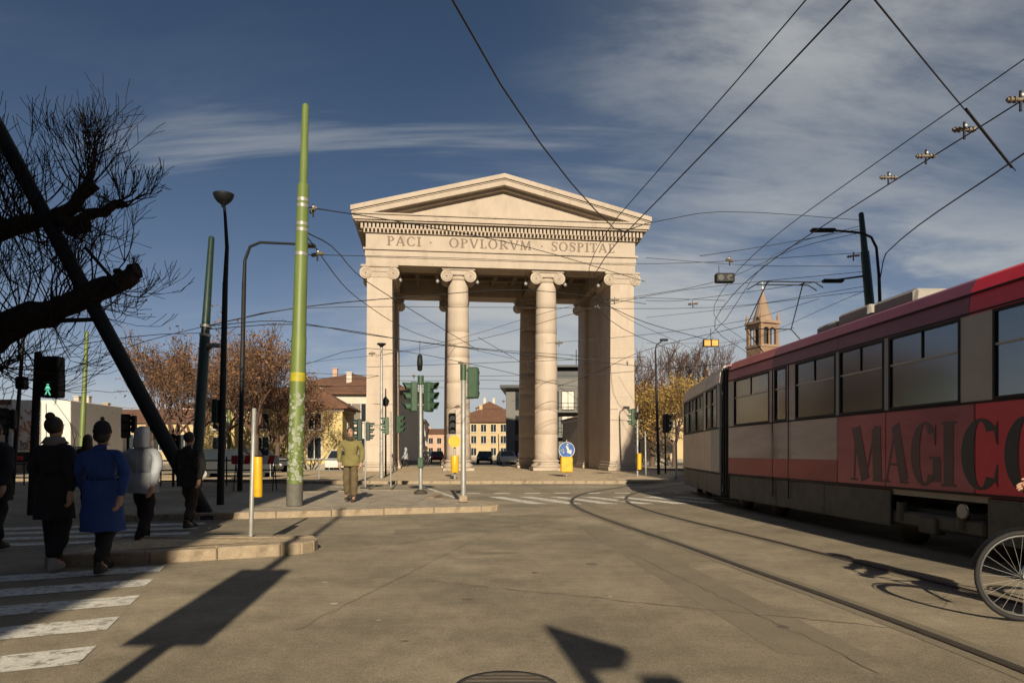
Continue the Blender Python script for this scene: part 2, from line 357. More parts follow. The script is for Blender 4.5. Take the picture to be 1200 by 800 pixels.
# zebra crossing on the left, both sides of the refuge
def quad_from(a, dirv, ln, adv, wd):
    d1 = Vector(dirv).normalized(); b = Vector(a)
    return [b, b+d1*ln, b+d1*ln+Vector(adv)*wd, b+Vector(adv)*wd]
adv = Vector((-.29, .957)).normalized()
def zebra(name, label, starts, dirv, ln, adv, wd):
    root = bpy.data.objects.new(name, None); col.objects.link(root); struct(root)
    for a in starts:
        q = quad_from(a, dirv, ln, adv, wd); n = 10; mb = MB(); vs = []
        for i in range(n+1):
            t = i/n; p = q[0].lerp(q[1], t); r_ = q[3].lerp(q[2], t)
            vs += [(p.x+rs.uniform(-.012, .012), p.y+rs.uniform(-.012, .012), .0045), (r_.x+rs.uniform(-.012, .012), r_.y+rs.uniform(-.012, .012), .0045)]
        mb.add(vs, [(2*i, 2*i+2, 2*i+3, 2*i+1) for i in range(n)]); mb.build('bar', PAINT, root)
zebra('zebra_crossing', '', [(-2.72-.30*k, 4.36+.85*k) for k in range(5)], (-.9, -.44), 5.5, adv, .43)
zebra('zebra_crossing', '', [(-5.0-.22*k, 10.5+.78*k) for k in range(4)], (-.96, -.3), 6.0, adv, .36)
zebra('zebra_crossing', '', [(-.75+.92*k, 20.9) for k in range(11)], (.42, -1), 3.2, Vector((1, .08)), .42)
zebra('cycle_crossing', '', [(-1.6+.98*k, 22.4+.03*k) for k in range(12)], (.2, 1), .5, Vector((1, .03)), .5)
for a, b, w in (((-3.4, 27.0), (-1.6, 20.2), .14), ((-9, 30), (-4.2, 23.5), .14), ((1, 26.2), (9, 26.9), .13)):
    struct(strip([a, b], w, .0045).build('lane_line', PAINT))

def island(name, outline, h, top_m, stone, seed):
    """raised refuge: paved top, ring of separate kerb stones"""
    root = bpy.data.objects.new(name, None); col.objects.link(root); struct(root)
    pts = [Vector(p) for p in outline]; n = len(pts)
    cen = sum(pts, Vector((0, 0)))/n; r = random.Random(seed)
    inner = []
    for i in range(n):
        a, b, c = pts[i-1], pts[i], pts[(i+1) % n]
        t = ((b-a).normalized()+(c-b).normalized()).normalized(); nn = Vector((-t.y, t.x)); inner.append(b+nn*.2)
    mb = MB(); mb.prism([(p.x, p.y) for p in inner], .0, h-.012); mb.build('paving', top_m, root)
    # walk the outline
    seg = [(pts[i], pts[(i+1) % n]) for i in range(n)]
    for a, b in seg:
        ln = (b-a).length; k = max(1, round(ln/stone)); t = (b-a).normalized(); nn = Vector((-t.y, t.x))
        for j in range(k):
            p0 = a+t*(ln*j/k+.004); p1 = a+t*(ln*(j+1)/k-.004); hh = h+r.uniform(-.008, .006); o = r.uniform(-.006, .006)
            q = MB(); ang = math.atan2(t.y, t.x)
            q.bbox((0, 0, -.05), ((p1-p0).length, .24, hh), .016 if stone > .5 else .012)
            ko = q.build('kerb_stone', KERB, root); ko.location = (p0.x-nn.x*o, p0.y-nn.y*o, 0); ko.rotation_euler = (0, 0, ang)
    return root
def rounded(poly, corner, n=5):
    out = []
    for i, (p, r) in enumerate(zip(poly, corner)):
        if r <= 0: out.append(p); continue
        a = Vector(poly[i-1]); b = Vector(p); c = Vector(poly[(i+1) % len(poly)])
        u = (a-b).normalized(); v = (c-b).normalized()
        p0 = b+u*r; p1 = b+v*r
        for k in range(n+1):
            t = k/n; out.append(tuple(p0*(1-t)**2+b*2*t*(1-t)+p1*t*t))
    return out
# outlines run anticlockwise
island('traffic_island', rounded([(-5.35, 7.95), (-4.3, 8.28), (-2.55, 9.15), (-2.75, 9.95), (-4.3, 10.05), (-5.6, 9.85)], [.1, 0, .45, .35, 0, .1], 3), .15, COBB, .85, 1)
island('traffic_island', rounded([(-7.6, 13.3), (-4.75, 14.1), (-.2, 15.75), (-.5, 17.0), (-2.2, 18.6), (-2.0, 20.8), (-3.2, 22.6), (-8.2, 21.0)], [.4, 0, .5, .4, .6, .5, .6, .4], 4), .13, PAVE, 1.1, 2)
ca, sa = math.cos(R(6.6)), math.sin(R(6.6))
def mon(x, y): return (-.55+x*ca-y*sa, 45+x*sa+y*ca)
island('monument_island', rounded([(-19, 33.5), (-9.5, 29.3), (6.4, 29.6), mon(11.2, -3.0), mon(11.5, 14), (-14.5, 59), (-21, 50)], [2, 3, 1.2, 2, 2, 2, 3], 5), .13, COBB, 1.3, 3)
# far pavements left and right
island('pavement', [(-60, 30), (-27, 28), (-12.5, 43.5), (-14.5, 47), (-24, 70), (-70, 70)], .13, PAVE, 2.5, 4)
island('pavement', [(18.3, 34.2), (21, 33.4), (60, 34), (60, 90), (46, 90), (27, 57)], .13, PAVE, 2.5, 5)
island('pavement', [(10.6, 52), (14.0, 50), (20.2, 60), (29, 78), (29, 92), (12, 92)], .13, PAVE, 2.5, 6)
# manhole covers
def manhole(c, r, label):
    t = thing('manhole_cover', label, 'manhole', (c[0], c[1], 0))
    MB().lathe([(r, .002), (r, .008), (r-.03, .008)], 28).build('frame', GROOVE, t)
    mb = MB(); mb.lathe([(r-.04, .003), (r-.04, .010)], 28); mb.build('lid', TAR, t)
    rb = MB()
    for k in range(-4, 5):
        w = math.sqrt(max(0, (r-.05)**2-(k*.06)**2)); rb.box((-w, k*.06-.012, .010), (w, k*.06+.012, .014))
    rb.build('ribs', RAIL, t)
manhole((-.03, 3.92), .3, 'round iron manhole cover in the road asphalt at the bottom edge')
manhole((3.2, 19.2), .32, 'round iron manhole cover lying beside the zebra bars near the tracks')

# ------------------------------------------------------------------ the gate monument
mo = thing('neoclassical_gate', 'pink granite neoclassical city gate with ionic columns, inscription and triangular pediment', 'gate', (-.55, 45, .13), R(6.6))
def drums(parent, prof_r, z0, z1, n, c, seg=32):
    for i in range(n):
        a = z0+(z1-z0)*i/n; b = z0+(z1-z0)*(i+1)/n; e = .003
        pr = [(prof_r(a)-.003, a+.0005), (prof_r(a), a+e)]+[(prof_r(a+(b-a)*k/4), a+(b-a)*k/4) for k in (1, 2, 3)]+[(prof_r(b), b-e), (prof_r(b)-.003, b-.0005)]
        MB().lathe(pr, seg, c).build('drum', STONE, parent)
ZC = 13.02                                                # underside of the architrave above the monument base
def volute_capital(parent, cx, cy, halfw, depth, rnd):
    vr = .385; root = MB()
    # abacus
    root.bbox((cx-halfw+.05, cy-depth/2-.04, ZC-.15), (cx+halfw-.05, cy+depth/2+.04, ZC-.002), .03)
    # cushion between the volutes
    root.bbox((cx-halfw+vr, cy-depth/2+.02, ZC-.46), (cx+halfw-vr, cy+depth/2-.02, ZC-.15), .04)
    ca_ = root.build('capital', STONE2, parent)
    e = MB()
    if rnd: e.lathe([(.62, ZC-.78), (.70, ZC-.70), (.72, ZC-.62), (.66, ZC-.5)], 32, (cx, cy, 0))
    else: e.bbox((cx-halfw+.30, cy-depth/2+.03, ZC-.80), (cx+halfw-.30, cy+depth/2-.03, ZC-.46), .03)
    e.build('necking', STONE2, ca_)
    for sx in (-1, 1):
        vx = cx+sx*(halfw-vr+.02); v = MB(); zc = ZC-.15-vr+.03; n = 28
        prof = [(.0, .0), (vr, .0), (vr, .10), (vr*.82, .25*depth), (vr*.66, .5*depth), (vr*.82, .75*depth), (vr, depth-.10), (vr, depth)]
        vs = []; fs = []
        for r_, yy in prof[1:]:
            for k in range(n): a = 2*math.pi*k/n; vs.append((vx+r_*math.cos(a), cy-depth/2+yy, zc+r_*math.sin(a)))
        m_ = len(prof)-1
        for i in range(m_-1):
            for k in range(n): fs.append((i*n+k, i*n+(k+1) % n, (i+1)*n+(k+1) % n, (i+1)*n+k))
        v.add(vs, fs, True); v.add(vs[:n], [tuple(range(n))]); v.add(vs[-n:], [tuple(range(n))])
        vo = v.build('volute', STONE2, ca_)
        for yy in (cy-depth/2-.012, cy+depth/2+.012):     # raised spiral band and eye
            sp_ = MB()
            pts = []; rr = []
            for i in range(40):
                q = i/39; a = math.pi/2-sx*q*2*math.pi*2.3*-1; r_ = (vr-.04)*(1-q*.82); pts.append((vx+r_*math.cos(a), yy, zc+r_*math.sin(a))); rr.append(.035*(1-q*.5))
            sp_.tube(pts, rr, 5)
            sp_.sphere((vx, yy, zc), .07, 8, 6); sp_.build('spiral', STONE2, ca_)
def column(cx, cy):
    e = bpy.data.objects.new('column', None); col.objects.link(e); e.parent = mo
    b = MB(); b.bbox((cx-1.0, cy-1.0, 0), (cx+1.0, cy+1.0, .20), .02)
    b.lathe([(.95, .20), (1.0, .27), (1.0, .34), (.93, .42), (.86, .45), (.83, .52), (.86, .57), (.90, .60), (.90, .66), (.84, .70), (.80, .73)], 36, (cx, cy, 0)); b.build('base', STONE2, e)
    drums(e, lambda z: .765-.012*(z/12)-.105*(max(0, z-3.5)/8.7)**1.5, .73, ZC-.78, 7, (cx, cy, 0)); volute_capital(e, cx, cy, 1.12, 1.5, True)
    return e
def pier(cx, y0, y1):
    e = bpy.data.objects.new('corner_pier', None); col.objects.link(e); e.parent = mo; w = .83
    b = MB(); b.bbox((cx-w-.16, y0-.16, 0), (cx+w+.16, y1+.16, .26), .02); b.bbox((cx-w-.10, y0-.10, .26), (cx+w+.10, y1+.10, .42), .04); b.bbox((cx-w-.05, y0-.05, .42), (cx+w+.05, y1+.05, .60), .03); b.build('base', STONE2, e)
    nb = 11; z0, z1 = .60, ZC-.80
    for i in range(nb):
        a = z0+(z1-z0)*i/nb; c_ = z0+(z1-z0)*(i+1)/nb; tp = .05*i/nb
        MB().bbox((cx-w+tp, y0+tp, a+.001), (cx+w-tp, y1-tp, c_-.001), .003).build('block', STONE, e)
    volute_capital(e, cx, (y0+y1)/2, 1.22, y1-y0+.02, False)
for x in (-2.87, 2.93):
    column(x, .95); column(x, 9.3)
for x in (-7.85, 7.85):
    pier(x, .0, 2.5); pier(x, 7.75, 10.25)
    s_ = 1 if x > 0 else -1
    MB().box((x-.55, 2.45, .0), (x+.55, 7.8, ZC-.3)).build('side_wall', STONE, mo)
E = 8.70; YB = 10.25
def frame_ring(name, z0, z1, o, th, m):                   # four beams round the top, butt-jointed
    mb = MB(); mb.box((-E-o, -o, z0), (E+o, th, z1)); mb.box((-E-o, YB-th, z0), (E+o, YB+o, z1))
    mb.box((-E-o, th+.002, z0), (-E-o+th+o, YB-th-.002, z1)); mb.box((E+o-th-o, th+.002, z0), (E+o, YB-th-.002, z1)); return mb.build(name, m, mo)
frame_ring('architrave_fascia', ZC, ZC+.46, .0, 1.8, STONE2)
frame_ring('architrave_fascia', ZC+.461, ZC+.92, .05, 1.78, STONE2)
frame_ring('taenia', ZC+.921, ZC+1.04, .15, 1.76, STONE2)
frame_ring('frieze', ZC+1.041, ZC+1.98, .0, 1.77, STONE2)
frame_ring('bed_moulding', ZC+1.981, ZC+2.10, .13, 1.74, STONE2)
frame_ring('dentil_backing', ZC+2.101, ZC+2.52, .12, 1.72, STONE)
d = MB(); k = -E-.28
while k < E+.28:
    d.box((k, -.46, ZC+2.14), (k+.145, -.121, ZC+2.46)); d.box((k, YB+.121, ZC+2.14), (k+.145, YB+.46, ZC+2.46)); k += .245
k = .2
while k < YB:
    for s_ in (-1, 1): d.box((min(s_*(E+.121), s_*(E+.46)), k, ZC+2.14), (max(s_*(E+.121), s_*(E+.46)), k+.145, ZC+2.46))
    k += .245
stuff(d.build('dentils', STONE2, mo))
frame_ring('cornice_soffit', ZC+2.521, ZC+2.62, .62, 1.7, STONE2)
frame_ring('corona', ZC+2.621, ZC+2.93, .72, 1.7, STONE2)
frame_ring('cornice_fillet', ZC+2.931, ZC+3.02, .80, 1.7, STONE2)
# ceiling with coffers
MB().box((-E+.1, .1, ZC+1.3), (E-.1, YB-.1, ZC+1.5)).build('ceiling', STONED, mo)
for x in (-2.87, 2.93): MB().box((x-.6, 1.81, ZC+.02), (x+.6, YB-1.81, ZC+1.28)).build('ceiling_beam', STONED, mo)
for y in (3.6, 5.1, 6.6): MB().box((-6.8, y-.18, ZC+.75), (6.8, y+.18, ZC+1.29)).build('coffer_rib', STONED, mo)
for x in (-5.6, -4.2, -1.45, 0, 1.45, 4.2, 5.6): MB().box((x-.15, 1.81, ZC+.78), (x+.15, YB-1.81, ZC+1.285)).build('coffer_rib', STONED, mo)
# pediment: tympanum, raking cornices front and back, roof
ZP = ZC+3.02; AX = 18.80; HWd = E+.80
slope = (AX-ZP-.38)/HWd
def rake(name, o, lo, hi, hw, m):                        # a band that follows both slopes, lo/hi = height above the slope line
    def zl(x): return ZP+(HWd-abs(x))*slope
    for y0, y1 in ((-o, .35), (YB-.35, YB+o)):
        prof = [(-hw, zl(hw)+lo), (0, zl(0)+lo), (hw, zl(hw)+lo), (hw, zl(hw)+hi), (0, zl(0)+hi), (-hw, zl(hw)+hi)]
        a = [prof[0], prof[1], prof[4], prof[5]]; b = [prof[1], prof[2], prof[3], prof[4]]
        MB().prism(a, y0, y1, 'y').build(name, m, mo); MB().prism(b, y0, y1, 'y').build(name, m, mo)
rake('raking_corona', .72, -.30, .02, HWd-.03, STONE2)
rake('raking_fillet', .77, .021, .10, HWd, STONE)
rake('raking_sima', .86, .101, .38, HWd+.06, STONE2)
rake('raking_bed_moulding', .30, -.46, -.301, HWd-.7, STONE2)
ty = MB(); zt = ZP+(HWd)*slope-.4
for y0, y1 in ((.02, .3), (YB-.3, YB-.02)): MB().prism([(-HWd+.3, ZP+.002), (HWd-.3, ZP+.002), (0, zt)], y0, y1, 'y').build('tympanum', STONE2, mo)
zr = lambda x: ZP+(HWd-abs(x))*slope
rf = MB(); rf.prism([(-HWd, zr(HWd)+.02), (0, zr(0)+.02), (HWd, zr(HWd)+.02), (HWd, zr(HWd)+.09), (0, zr(0)+.30), (-HWd, zr(HWd)+.09)], .36, YB-.36, 'y'); rf.build('roof', STONE, mo)
# inscription
def inscribe(text, x0, x1, z0, h):
    tot = sum(glyph_w(c) for c in text); lw = (x1-x0)/tot; x = x0
    ins = bpy.data.objects.new('inscription', None); col.objects.link(ins); ins.parent = mo
    for c in text:
        w = glyph_w(c)
        if c != ' ':
            M = Matrix.Translation((x+lw*.06, -.001, z0)) @ Matrix.Rotation(R(90), 4, 'X') @ Matrix.Diagonal((lw*.9, h, 1, 1))
            mb, _ = letter_mb(c, M, .006, .17, .085); mb.build('letter', LETTER, ins)
        x += lw*w
inscribe('PACI', -7.45, -5.25, ZC+1.22, .60); inscribe('.', -4.85, -4.5, ZC+1.24, .6)
inscribe('OPVLORVM', -3.55, 1.85, ZC+1.22, .60); inscribe('.', 2.3, 2.65, ZC+1.24, .6); inscribe('SOSPITAE', 3.05, 7.35, ZC+1.22, .60)
# small floodlights under the entablature
for x in (-6.6, -4.2, -1.6, 1.6, 4.25, 6.5):
    t = MB(); t.tube([(x, 1.2, ZC-.0), (x, 1.2, ZC-.55)], .03, 6); t.sphere((x, 1.15, ZC-.68), .13, 8, 6); t.build('floodlight', GREYP, mo)

# ------------------------------------------------------------------ tram
TS = mat('tram_skirt_grey', (.085, .078, .068), .6, .2, 3, wear=((.04, .036, .03), 2.5, .45, .7))
TRED = mat('tram_red_wrap', (.68, .03, .05), .38, .10, 1.2)
TMAUVE = mat('tram_mauve_red', (.36, .055, .075), .42, .25, .8, c2=(.42, .10, .115), stretch=(1, .5, 2))
TROOF = mat('tram_roof_purple', (.20, .055, .095), .45, .14, .7)
TPINK = mat('tram_dusty_pink', (.46, .33, .30), .45, .3, .8, stretch=(1, .4, 2), c2=(.46, .40, .38))
TCREAM = mat('tram_cream_grey', (.55, .42, .32), .5, .15, 1.1, stretch=(1, .6, 2))
TGREY = mat('tram_pillar_grey', (.26, .27, .27), .45, .15, 2)
TSILV = mat('tram_pillar_cream', (.40, .36, .32), .45, .1, 2)
TINK = mat('tram_letter_ink', (.028, .026, .026), .45, .2, 3)
TGL = tglass('tram_glass', (.78, .82, .82), .5)
TIN = mat('tram_interior', (.40, .38, .35), .8, .2, 2)
TSEAT = mat('tram_seat', (.16, .10, .05), .7, .2, 4)
ux, uy = -.056, 1.0; ul = math.hypot(ux, uy)
T0 = Vector((5.988-.056*2.5, 2.5, 0)); TA = math.atan2(-ux, uy)   # local +y runs back along the tram, local x=0 is the left side
tram = thing('tram', 'long red and grey articulated tram with dark lettering running beside the gate', 'tram', T0, TA)
def dl(dd): return (dd-2.5)*ul                            # distance along the side from a depth
TW = 2.34
Z1, Z2, Z3, Z4 = .80, 1.93, 2.97, 3.36
def tram_section(y0, y1, wins, lower, upper, pillar_m, M, end0, end1, gap=None):
    """shell from parts; wins = [(y0, y1)]"""
    P = tram
    def put(mb, name, m):
        if M: mb.v = [tuple(M @ Vector(v)) for v in mb.v]
        return mb.build(name, m, P)
    # skirt, lower panels, upper band for both sides
    for side in (0, 1):
        xo = (lambda a, b: (a, b)) if side == 0 else (lambda a, b: (TW-b, TW-a))
        for (a, b, m) in lower:
            x = xo(0, .06); put(MB().bbox((x[0], a+.004, Z1), (x[1], b-.004, Z2), .012), 'lower_panel', m)
        for (a, b, m) in upper:
            pr = [(0, Z3), (.06, Z3), (.12, Z4-.05), (.16, Z4-.02), (.16, Z4+.08), (.10, Z4+.04), (.02, Z4-.12)]
            if side: pr = [(TW-q[0], q[1]) for q in pr]
            put(MB().prism(pr, a+.004, b-.004, 'y'), 'upper_panel', m)
        k = y0
        while k < y1-.05:
            e = min(k+1.9, y1); x = xo(.03, .07)
            if gap and k >= gap[0]-.95 and e <= gap[1]+.95: k = e; continue
            put(MB().bbox((x[0], k+.006, .26), (x[1], e-.006, Z1-.012), .01), 'skirt_panel', TS); k = e
        edges = [y0]+[q for w in wins for q in w[:2]]+[y1]
        for i in range(0, len(edges), 2):
            if edges[i+1]-edges[i] > .01:
                x = xo(.004, .06); put(MB().box((x[0], edges[i], Z2+.001), (x[1], edges[i+1], Z3-.001)), 'pillar', wins[min(i//2, len(wins)-1)][2] if len(wins) and i//2 < len(wins) else pillar_m)
        for w in wins:
            a, b = w[0], w[1]; x = xo(-.006, .035); fr = MB(); t = .035
            fr.box((x[0], a, Z2+.002), (x[1], b, Z2+t)); fr.box((x[0], a, Z3-t), (x[1], b, Z3-.002))
            fr.box((x[0], a, Z2+t), (x[1], a+t, Z3-t)); fr.box((x[0], b-t, Z2+t), (x[1], b, Z3-t))
            wo_ = put(fr, 'window_frame', BLACKP)
            x = xo(.02, .026); pn = put(MB().box((x[0], a+t, Z2+t), (x[1], b-t, Z3-t)), 'window_pane', TGL)
            x = xo(.004, .03); put(MB().box((x[0], a+t, Z2+.62), (x[1], b-t, Z2+.645)), 'window_bar', TSILV)
            if b-a > 1.0: put(MB().box((x[0], (a+b)/2-.012, Z2+.645), (x[1], (a+b)/2+.012, Z3-t)), 'window_bar', BLACKP)
    pr = [(.16, Z4+.075), (.35, Z4+.14), (.8, Z4+.20), (TW/2, Z4+.22), (TW-.8, Z4+.20), (TW-.35, Z4+.14), (TW-.16, Z4+.075), (TW-.16, Z4), (.16, Z4)]
    put(MB().prism(pr, y0, y1, 'y'), 'roof', TROOF)
    put(MB().box((.08, y0, .72), (TW-.08, y1, .80)), 'floor', TIN)
    if end0: put(MB().bbox((.05, y0-.06, .3), (TW-.05, y0+.0, Z4), .02), 'end_wall', TRED)
    if end1: put(MB().bbox((.12, y1, .3), (TW-.12, y1+.25, Z4-.05), .12), 'end_wall', TCREAM)
    # seats and hand poles
    k = y0+.9
    while k < y1-.6:
        for xs in (.25, 1.55):
            s_ = MB(); s_.bbox((xs, k, .8), (xs+.5, k+.42, 1.24), .03); s_.bbox((xs, k+.36, 1.2), (xs+.5, k+.43, 1.98), .03); put(s_, 'seat', TSEAT)
        k += 1.15
    k = y0+1.3
    while k < y1-.3: put(MB().tube([(.85, k, .8), (.85, k, Z4)], .018, 6), 'hand_pole', YEL); k += 2.1
D = lambda dd: dl(dd)
wn = [(D(3.4), D(4.9), TSILV), (D(5.0), D(6.4), TSILV), (D(6.55), D(8.06), TSILV), (D(8.6), D(10.08), TSILV), (D(10.2), D(11.44), TGREY), (D(11.56), D(13.0), TGREY), (D(13.36), D(13.9), TPINK), (D(14.15), D(16.05), TPINK)]
low = [(0, D(4.6), TRED), (D(4.6), D(6.5), TRED), (D(6.5), D(8.35), TRED), (D(8.35), D(10.15), TMAUVE), (D(10.15), D(11.5), TMAUVE), (D(11.5), D(13.2), TPINK), (D(13.2), D(14.05), TPINK), (D(14.05), D(16.4), TPINK)]
upp = [(0, D(6.5), TRED), (D(6.5), D(8.45), TRED), (D(8.45), D(11.5), TROOF), (D(11.5), D(14.0), TROOF), (D(14.0), D(16.4), TMAUVE)]
tram_section(0, D(16.4), wn, low, upp, TSILV, None, True, False, (D(8.2), D(10.6)))
# bellows and rear section turned to the right
J = Vector((-.02, D(16.75), 0)); RA = math.atan2(.80, 6.9)
MR = Matrix.Translation((0, D(17.0), 0)) @ Matrix.Rotation(-(RA+TA), 4, 'Z')
bl = MB()
for i in range(7):
    y = D(16.42)+i*.085; o = .05 if i % 2 else .11
    bl.bbox((o, y, .35), (TW-o, y+.075, Z4+.05-o), .01)
bl.build('bellows', RUBBER, tram)
tram_section(0, 6.9, [(.35, 1.15, TGREY), (1.25, 2.05, TCREAM), (2.5, 3.9, TCREAM), (4.0, 5.4, TCREAM), (5.5, 6.6, TCREAM)], [(0, 1.2, TGREY), (1.2, 2.3, TCREAM), (2.3, 4.6, TCREAM), (4.6, 6.9, TCREAM)], [(0, 2.3, TPINK), (2.3, 6.9, TCREAM)], TCREAM, MR, False, True)
MB().bbox((-.005, D(11.5), Z1+.03), (.02, D(16.38), Z1+.40), .002).build('red_band', mat('tram_dull_red', (.36, .06, .06), .45, .25, 1.0, stretch=(1, .4, 2)), tram)
# roof equipment
for a, b, x0, x1, h in ((D(10.4), D(11.5), .6, 1.8, .22), (D(11.7), D(12.7), .65, 1.75, .26), (D(12.8), D(13.6), .7, 1.7, .2)):
    MB().bbox((x0, a, Z4+.12), (x1, b, Z4+.2+h), .05).build('roof_unit', mat('roof_unit_grey', (.30, .285, .26), .7, .15, 2), tram)
# pantograph near the joint
pg = MB(); py = D(16.0); zt_ = 5.2
pg.tube([(.6, py-.2, Z4+.2), (.6, py+.9, Z4+.95), (.75, py+.0, zt_)], .013, 6); pg.tube([(1.74, py-.2, Z4+.2), (1.74, py+.9, Z4+.95), (1.6, py, zt_)], .013, 6)
pg.tube([(.6, py+.9, Z4+.95), (1.74, py+.9, Z4+.95)], .012, 6)
for oy in (-.15, .15): pg.tube([(.35, py+oy, zt_-.12), (.55, py+oy, zt_), (1.8, py+oy, zt_), (2.0, py+oy, zt_-.12)], .014, 6)
pg.tube([(.75, py, zt_), (.75, py-.15, zt_)], .015, 5); pg.tube([(1.6, py-.15, zt_), (1.6, py+.15, zt_)], .015, 5)
pg.build('pantograph', BLACKP, tram)
# running gear
def bogie(y, M=None):
    b = MB(); b.bbox((.25, y-1.15, .32), (TW-.25, y+1.15, .55), .04); b.bbox((.08, y-1.0, .30), (.22, y+1.0, .50), .03); b.bbox((TW-.22, y-1.0, .30), (TW-.08, y+1.0, .50), .03)
    b.bbox((.04, y-.18, .24), (.2, y+.18, .46), .02); b.tube([(.10, y-.62, .36), (.10, y-.62, .62)], .07, 8); b.tube([(.10, y+.62, .36), (.10, y+.62, .62)], .07, 8)
    if M: b.v = [tuple(M @ Vector(v)) for v in b.v]
    bo = b.build('bogie', TS, tram)
    for yy in (y-.9, y+.9):
        for xx in (.43, TW-.55):
            w = MB(); n = 28; vs = []
            for xq, rq in ((0, .0), (0, .33), (.10, .33), (.11, .36), (.13, .36), (.13, 0)):
                for k_ in range(n): a = 2*math.pi*k_/n; vs.append((xx-.06+xq, yy+rq*math.cos(a), .345+rq*math.sin(a)))
            w.add(vs, [(i*n+k_, i*n+(k_+1) % n, (i+1)*n+(k_+1) % n, (i+1)*n+k_) for i in range(5) for k_ in range(n)], True)
            if M: w.v = [tuple(M @ Vector(v)) for v in w.v]
            w.build('wheel', RAIL, bo)
bogie(D(9.3)); bogie(D(4.2)); bogie(D(15.5)); bogie(5.2, MR)
for a, b in ((D(11), D(12.2)), (D(12.5), D(13.9)), (D(6.2), D(7.4))):
    MB().bbox((.3, a, .24), (TW-.3, b, .7), .04).build('underfloor_box', TS, tram)
for zq, hq in ((Z2-.03, .022), (Z1+.005, .03), (Z3+.012, .02)):
    MB().box((-.009, .02, zq), (.01, D(16.38), zq+hq)).build('rubber_strip', RUBBER, tram)
    bs_ = MB().box((-.009, .02, zq), (.01, 6.88, zq+hq)); bs_.v = [tuple(MR @ Vector(v_)) for v_ in bs_.v]; bs_.build('rubber_strip', RUBBER, tram)
for dd_ in (13.28, 13.98): MB().box((-.008, D(dd_)-.012, .45), (.01, D(dd_)+.012, Z3)).build('door_seal', RUBBER, tram)
MB().tube([(-.03, D(13.9), 1.2), (-.03, D(13.9), 1.7)], .014, 6).build('door_handle', GREYP, tram)
MB().box((-.012, 0, Z4-.15), (.03, D(16.4), Z4-.13)).build('gutter', RUBBER, tram)
hl = MB(); hl.tube([(.02, D(8.6), .60), (.05, D(8.6), .60)], .09, 14); hl.build('side_lamp', TSILV, tram)
# big lettering on the red side
def tram_letter(c, da, db):
    # letter reads left to right as the depth falls; x0 at depth da
    P, w = glyph(c, .27, .04); la, lb = dl(da), dl(db); h = .82; mb = MB()
    for i, p in enumerate(P):
        q = [(la+(lb-la)*x/w, Z1+.09+h*y) for x, y in p]
        mb.prism([(a, b) for a, b in q], -.001, -.004-(i % 7)*.0004, 'x')
    mb.build('letter', TINK if c in 'CO' else mat('tram_letter_faded', (.085, .035, .04), .45, .3, 2), tram)
for c, a, b in (('M', 11.1, 10.22), ('A', 10.2, 9.62), ('G', 9.58, 8.96), ('I', 8.95, 8.66), ('C', 8.60, 7.94), ('O', 7.90, 7.22)): tram_letter(c, a, b)

# ------------------------------------------------------------------ poles, signals, lamps
def pole_thing(name, label, cat, base, top, r0, r1, m, group=None, steps=(), n=14):
    t = thing(name, label, cat, base, 0, group)
    b = Vector(base); tp = Vector(top)-b; pts = [Vector((0, 0, 0))]; rr = [r0]
    for f, ra, rb in steps: pts += [tp*(f-.003), tp*(f+.003)]; rr += [ra, rb]
    pts.append(tp*.995); rr.append(r1); pts.append(tp); rr.append(r1*.6)
    MB().tube(pts, rr, n).build('pole', m, t); return t, tp
gb = G(345, 592, .13); gt = W(358, 122, gb.y)
gp, gv = pole_thing('tram_wire_pole', 'tall lime green steel mast with yellow band and peeled stickers on kerbed island', 'pole', gb, gt, .175, .075, POLEG, steps=((.42, .165, .155), (.80, .125, .088)))
STK = mat('sticker_remains', (.28, .31, .24), .85, .45, 25); POLEB = mat('grey_pole_base', (.11, .105, .09), .8, .2, 8)
MB().tube([gv*0, gv*.055], [.181, .180], 14).build('base_sleeve', POLEB, gp)
MB().tube([gv*.308, gv*.33], [.170, .170], 14).build('yellow_band', mat('yellow_band', (.38, .33, .025), .5, .2, 8), gp)
st = random.Random(3)
for k in range(120):
    f = .06+.215*st.random(); a = math.pi*(1.0+st.random()); c = gv*f; r_ = .177-.02*f; sz = st.choice((.02, .03, .045, .06)); hh = sz*st.uniform(.6, 1.6); mb = MB()
    n_ = 7; ring_ = []
    for i in range(n_):
        q = 2*math.pi*i/n_; da = math.cos(q)*sz/r_*st.uniform(.7, 1.1); dz = math.sin(q)*hh*st.uniform(.7, 1.1)
        ring_.append((c.x+math.cos(a+da)*(r_+.003), c.y+math.sin(a+da)*(r_+.003), c.z+dz))
    mb.add(ring_, [tuple(range(n_))]); mb.build('sticker', STK, gp)
for f in (.625, .685, .70, .745, .76): MB().tube([gv*(f-.004), gv*(f+.004)], .16-.04*(f-.42)/.4+.006, 14).build('wire_collar', GREYP, gp)

def bowl_lamp(p, r, parent):
    h = MB(); h.lathe([(.035, -.22), (.05, -.16), (r*.62, -.10), (r*.92, -.02), (r*1.05, .06), (r*1.08, .09), (r*.7, .105)], 18, p, sx=1.1); h.build('lamp_head', BLACKP, parent)
b = G(258, 597); lp, v = pole_thing('street_lamp', 'black street lamp with upturned bowl head on a slim bent post', 'lamp', b, W(264, 330, b.y), .085, .06, BLACKP)
tp = W(262, 232, b.y)-b; MB().tube([v*.98, W(266, 290, b.y)-b, W(264, 255, b.y)-b, tp], [.06, .045, .035, .03], 10).build('arm', BLACKP, lp); bowl_lamp(tp, .2, lp)
MB().bbox((-.16, -.12, 2.0), (-.02, .12, 2.55), .02).build('control_box', DGREEN, lp)
b = W(281, 0, 24); b.z = 0; lp, v = pole_thing('street_lamp', 'dark street lamp with horizontal goose-neck arm passing behind the green mast', 'lamp', b, W(286, 330, 24), .09, .07, BLACKP)
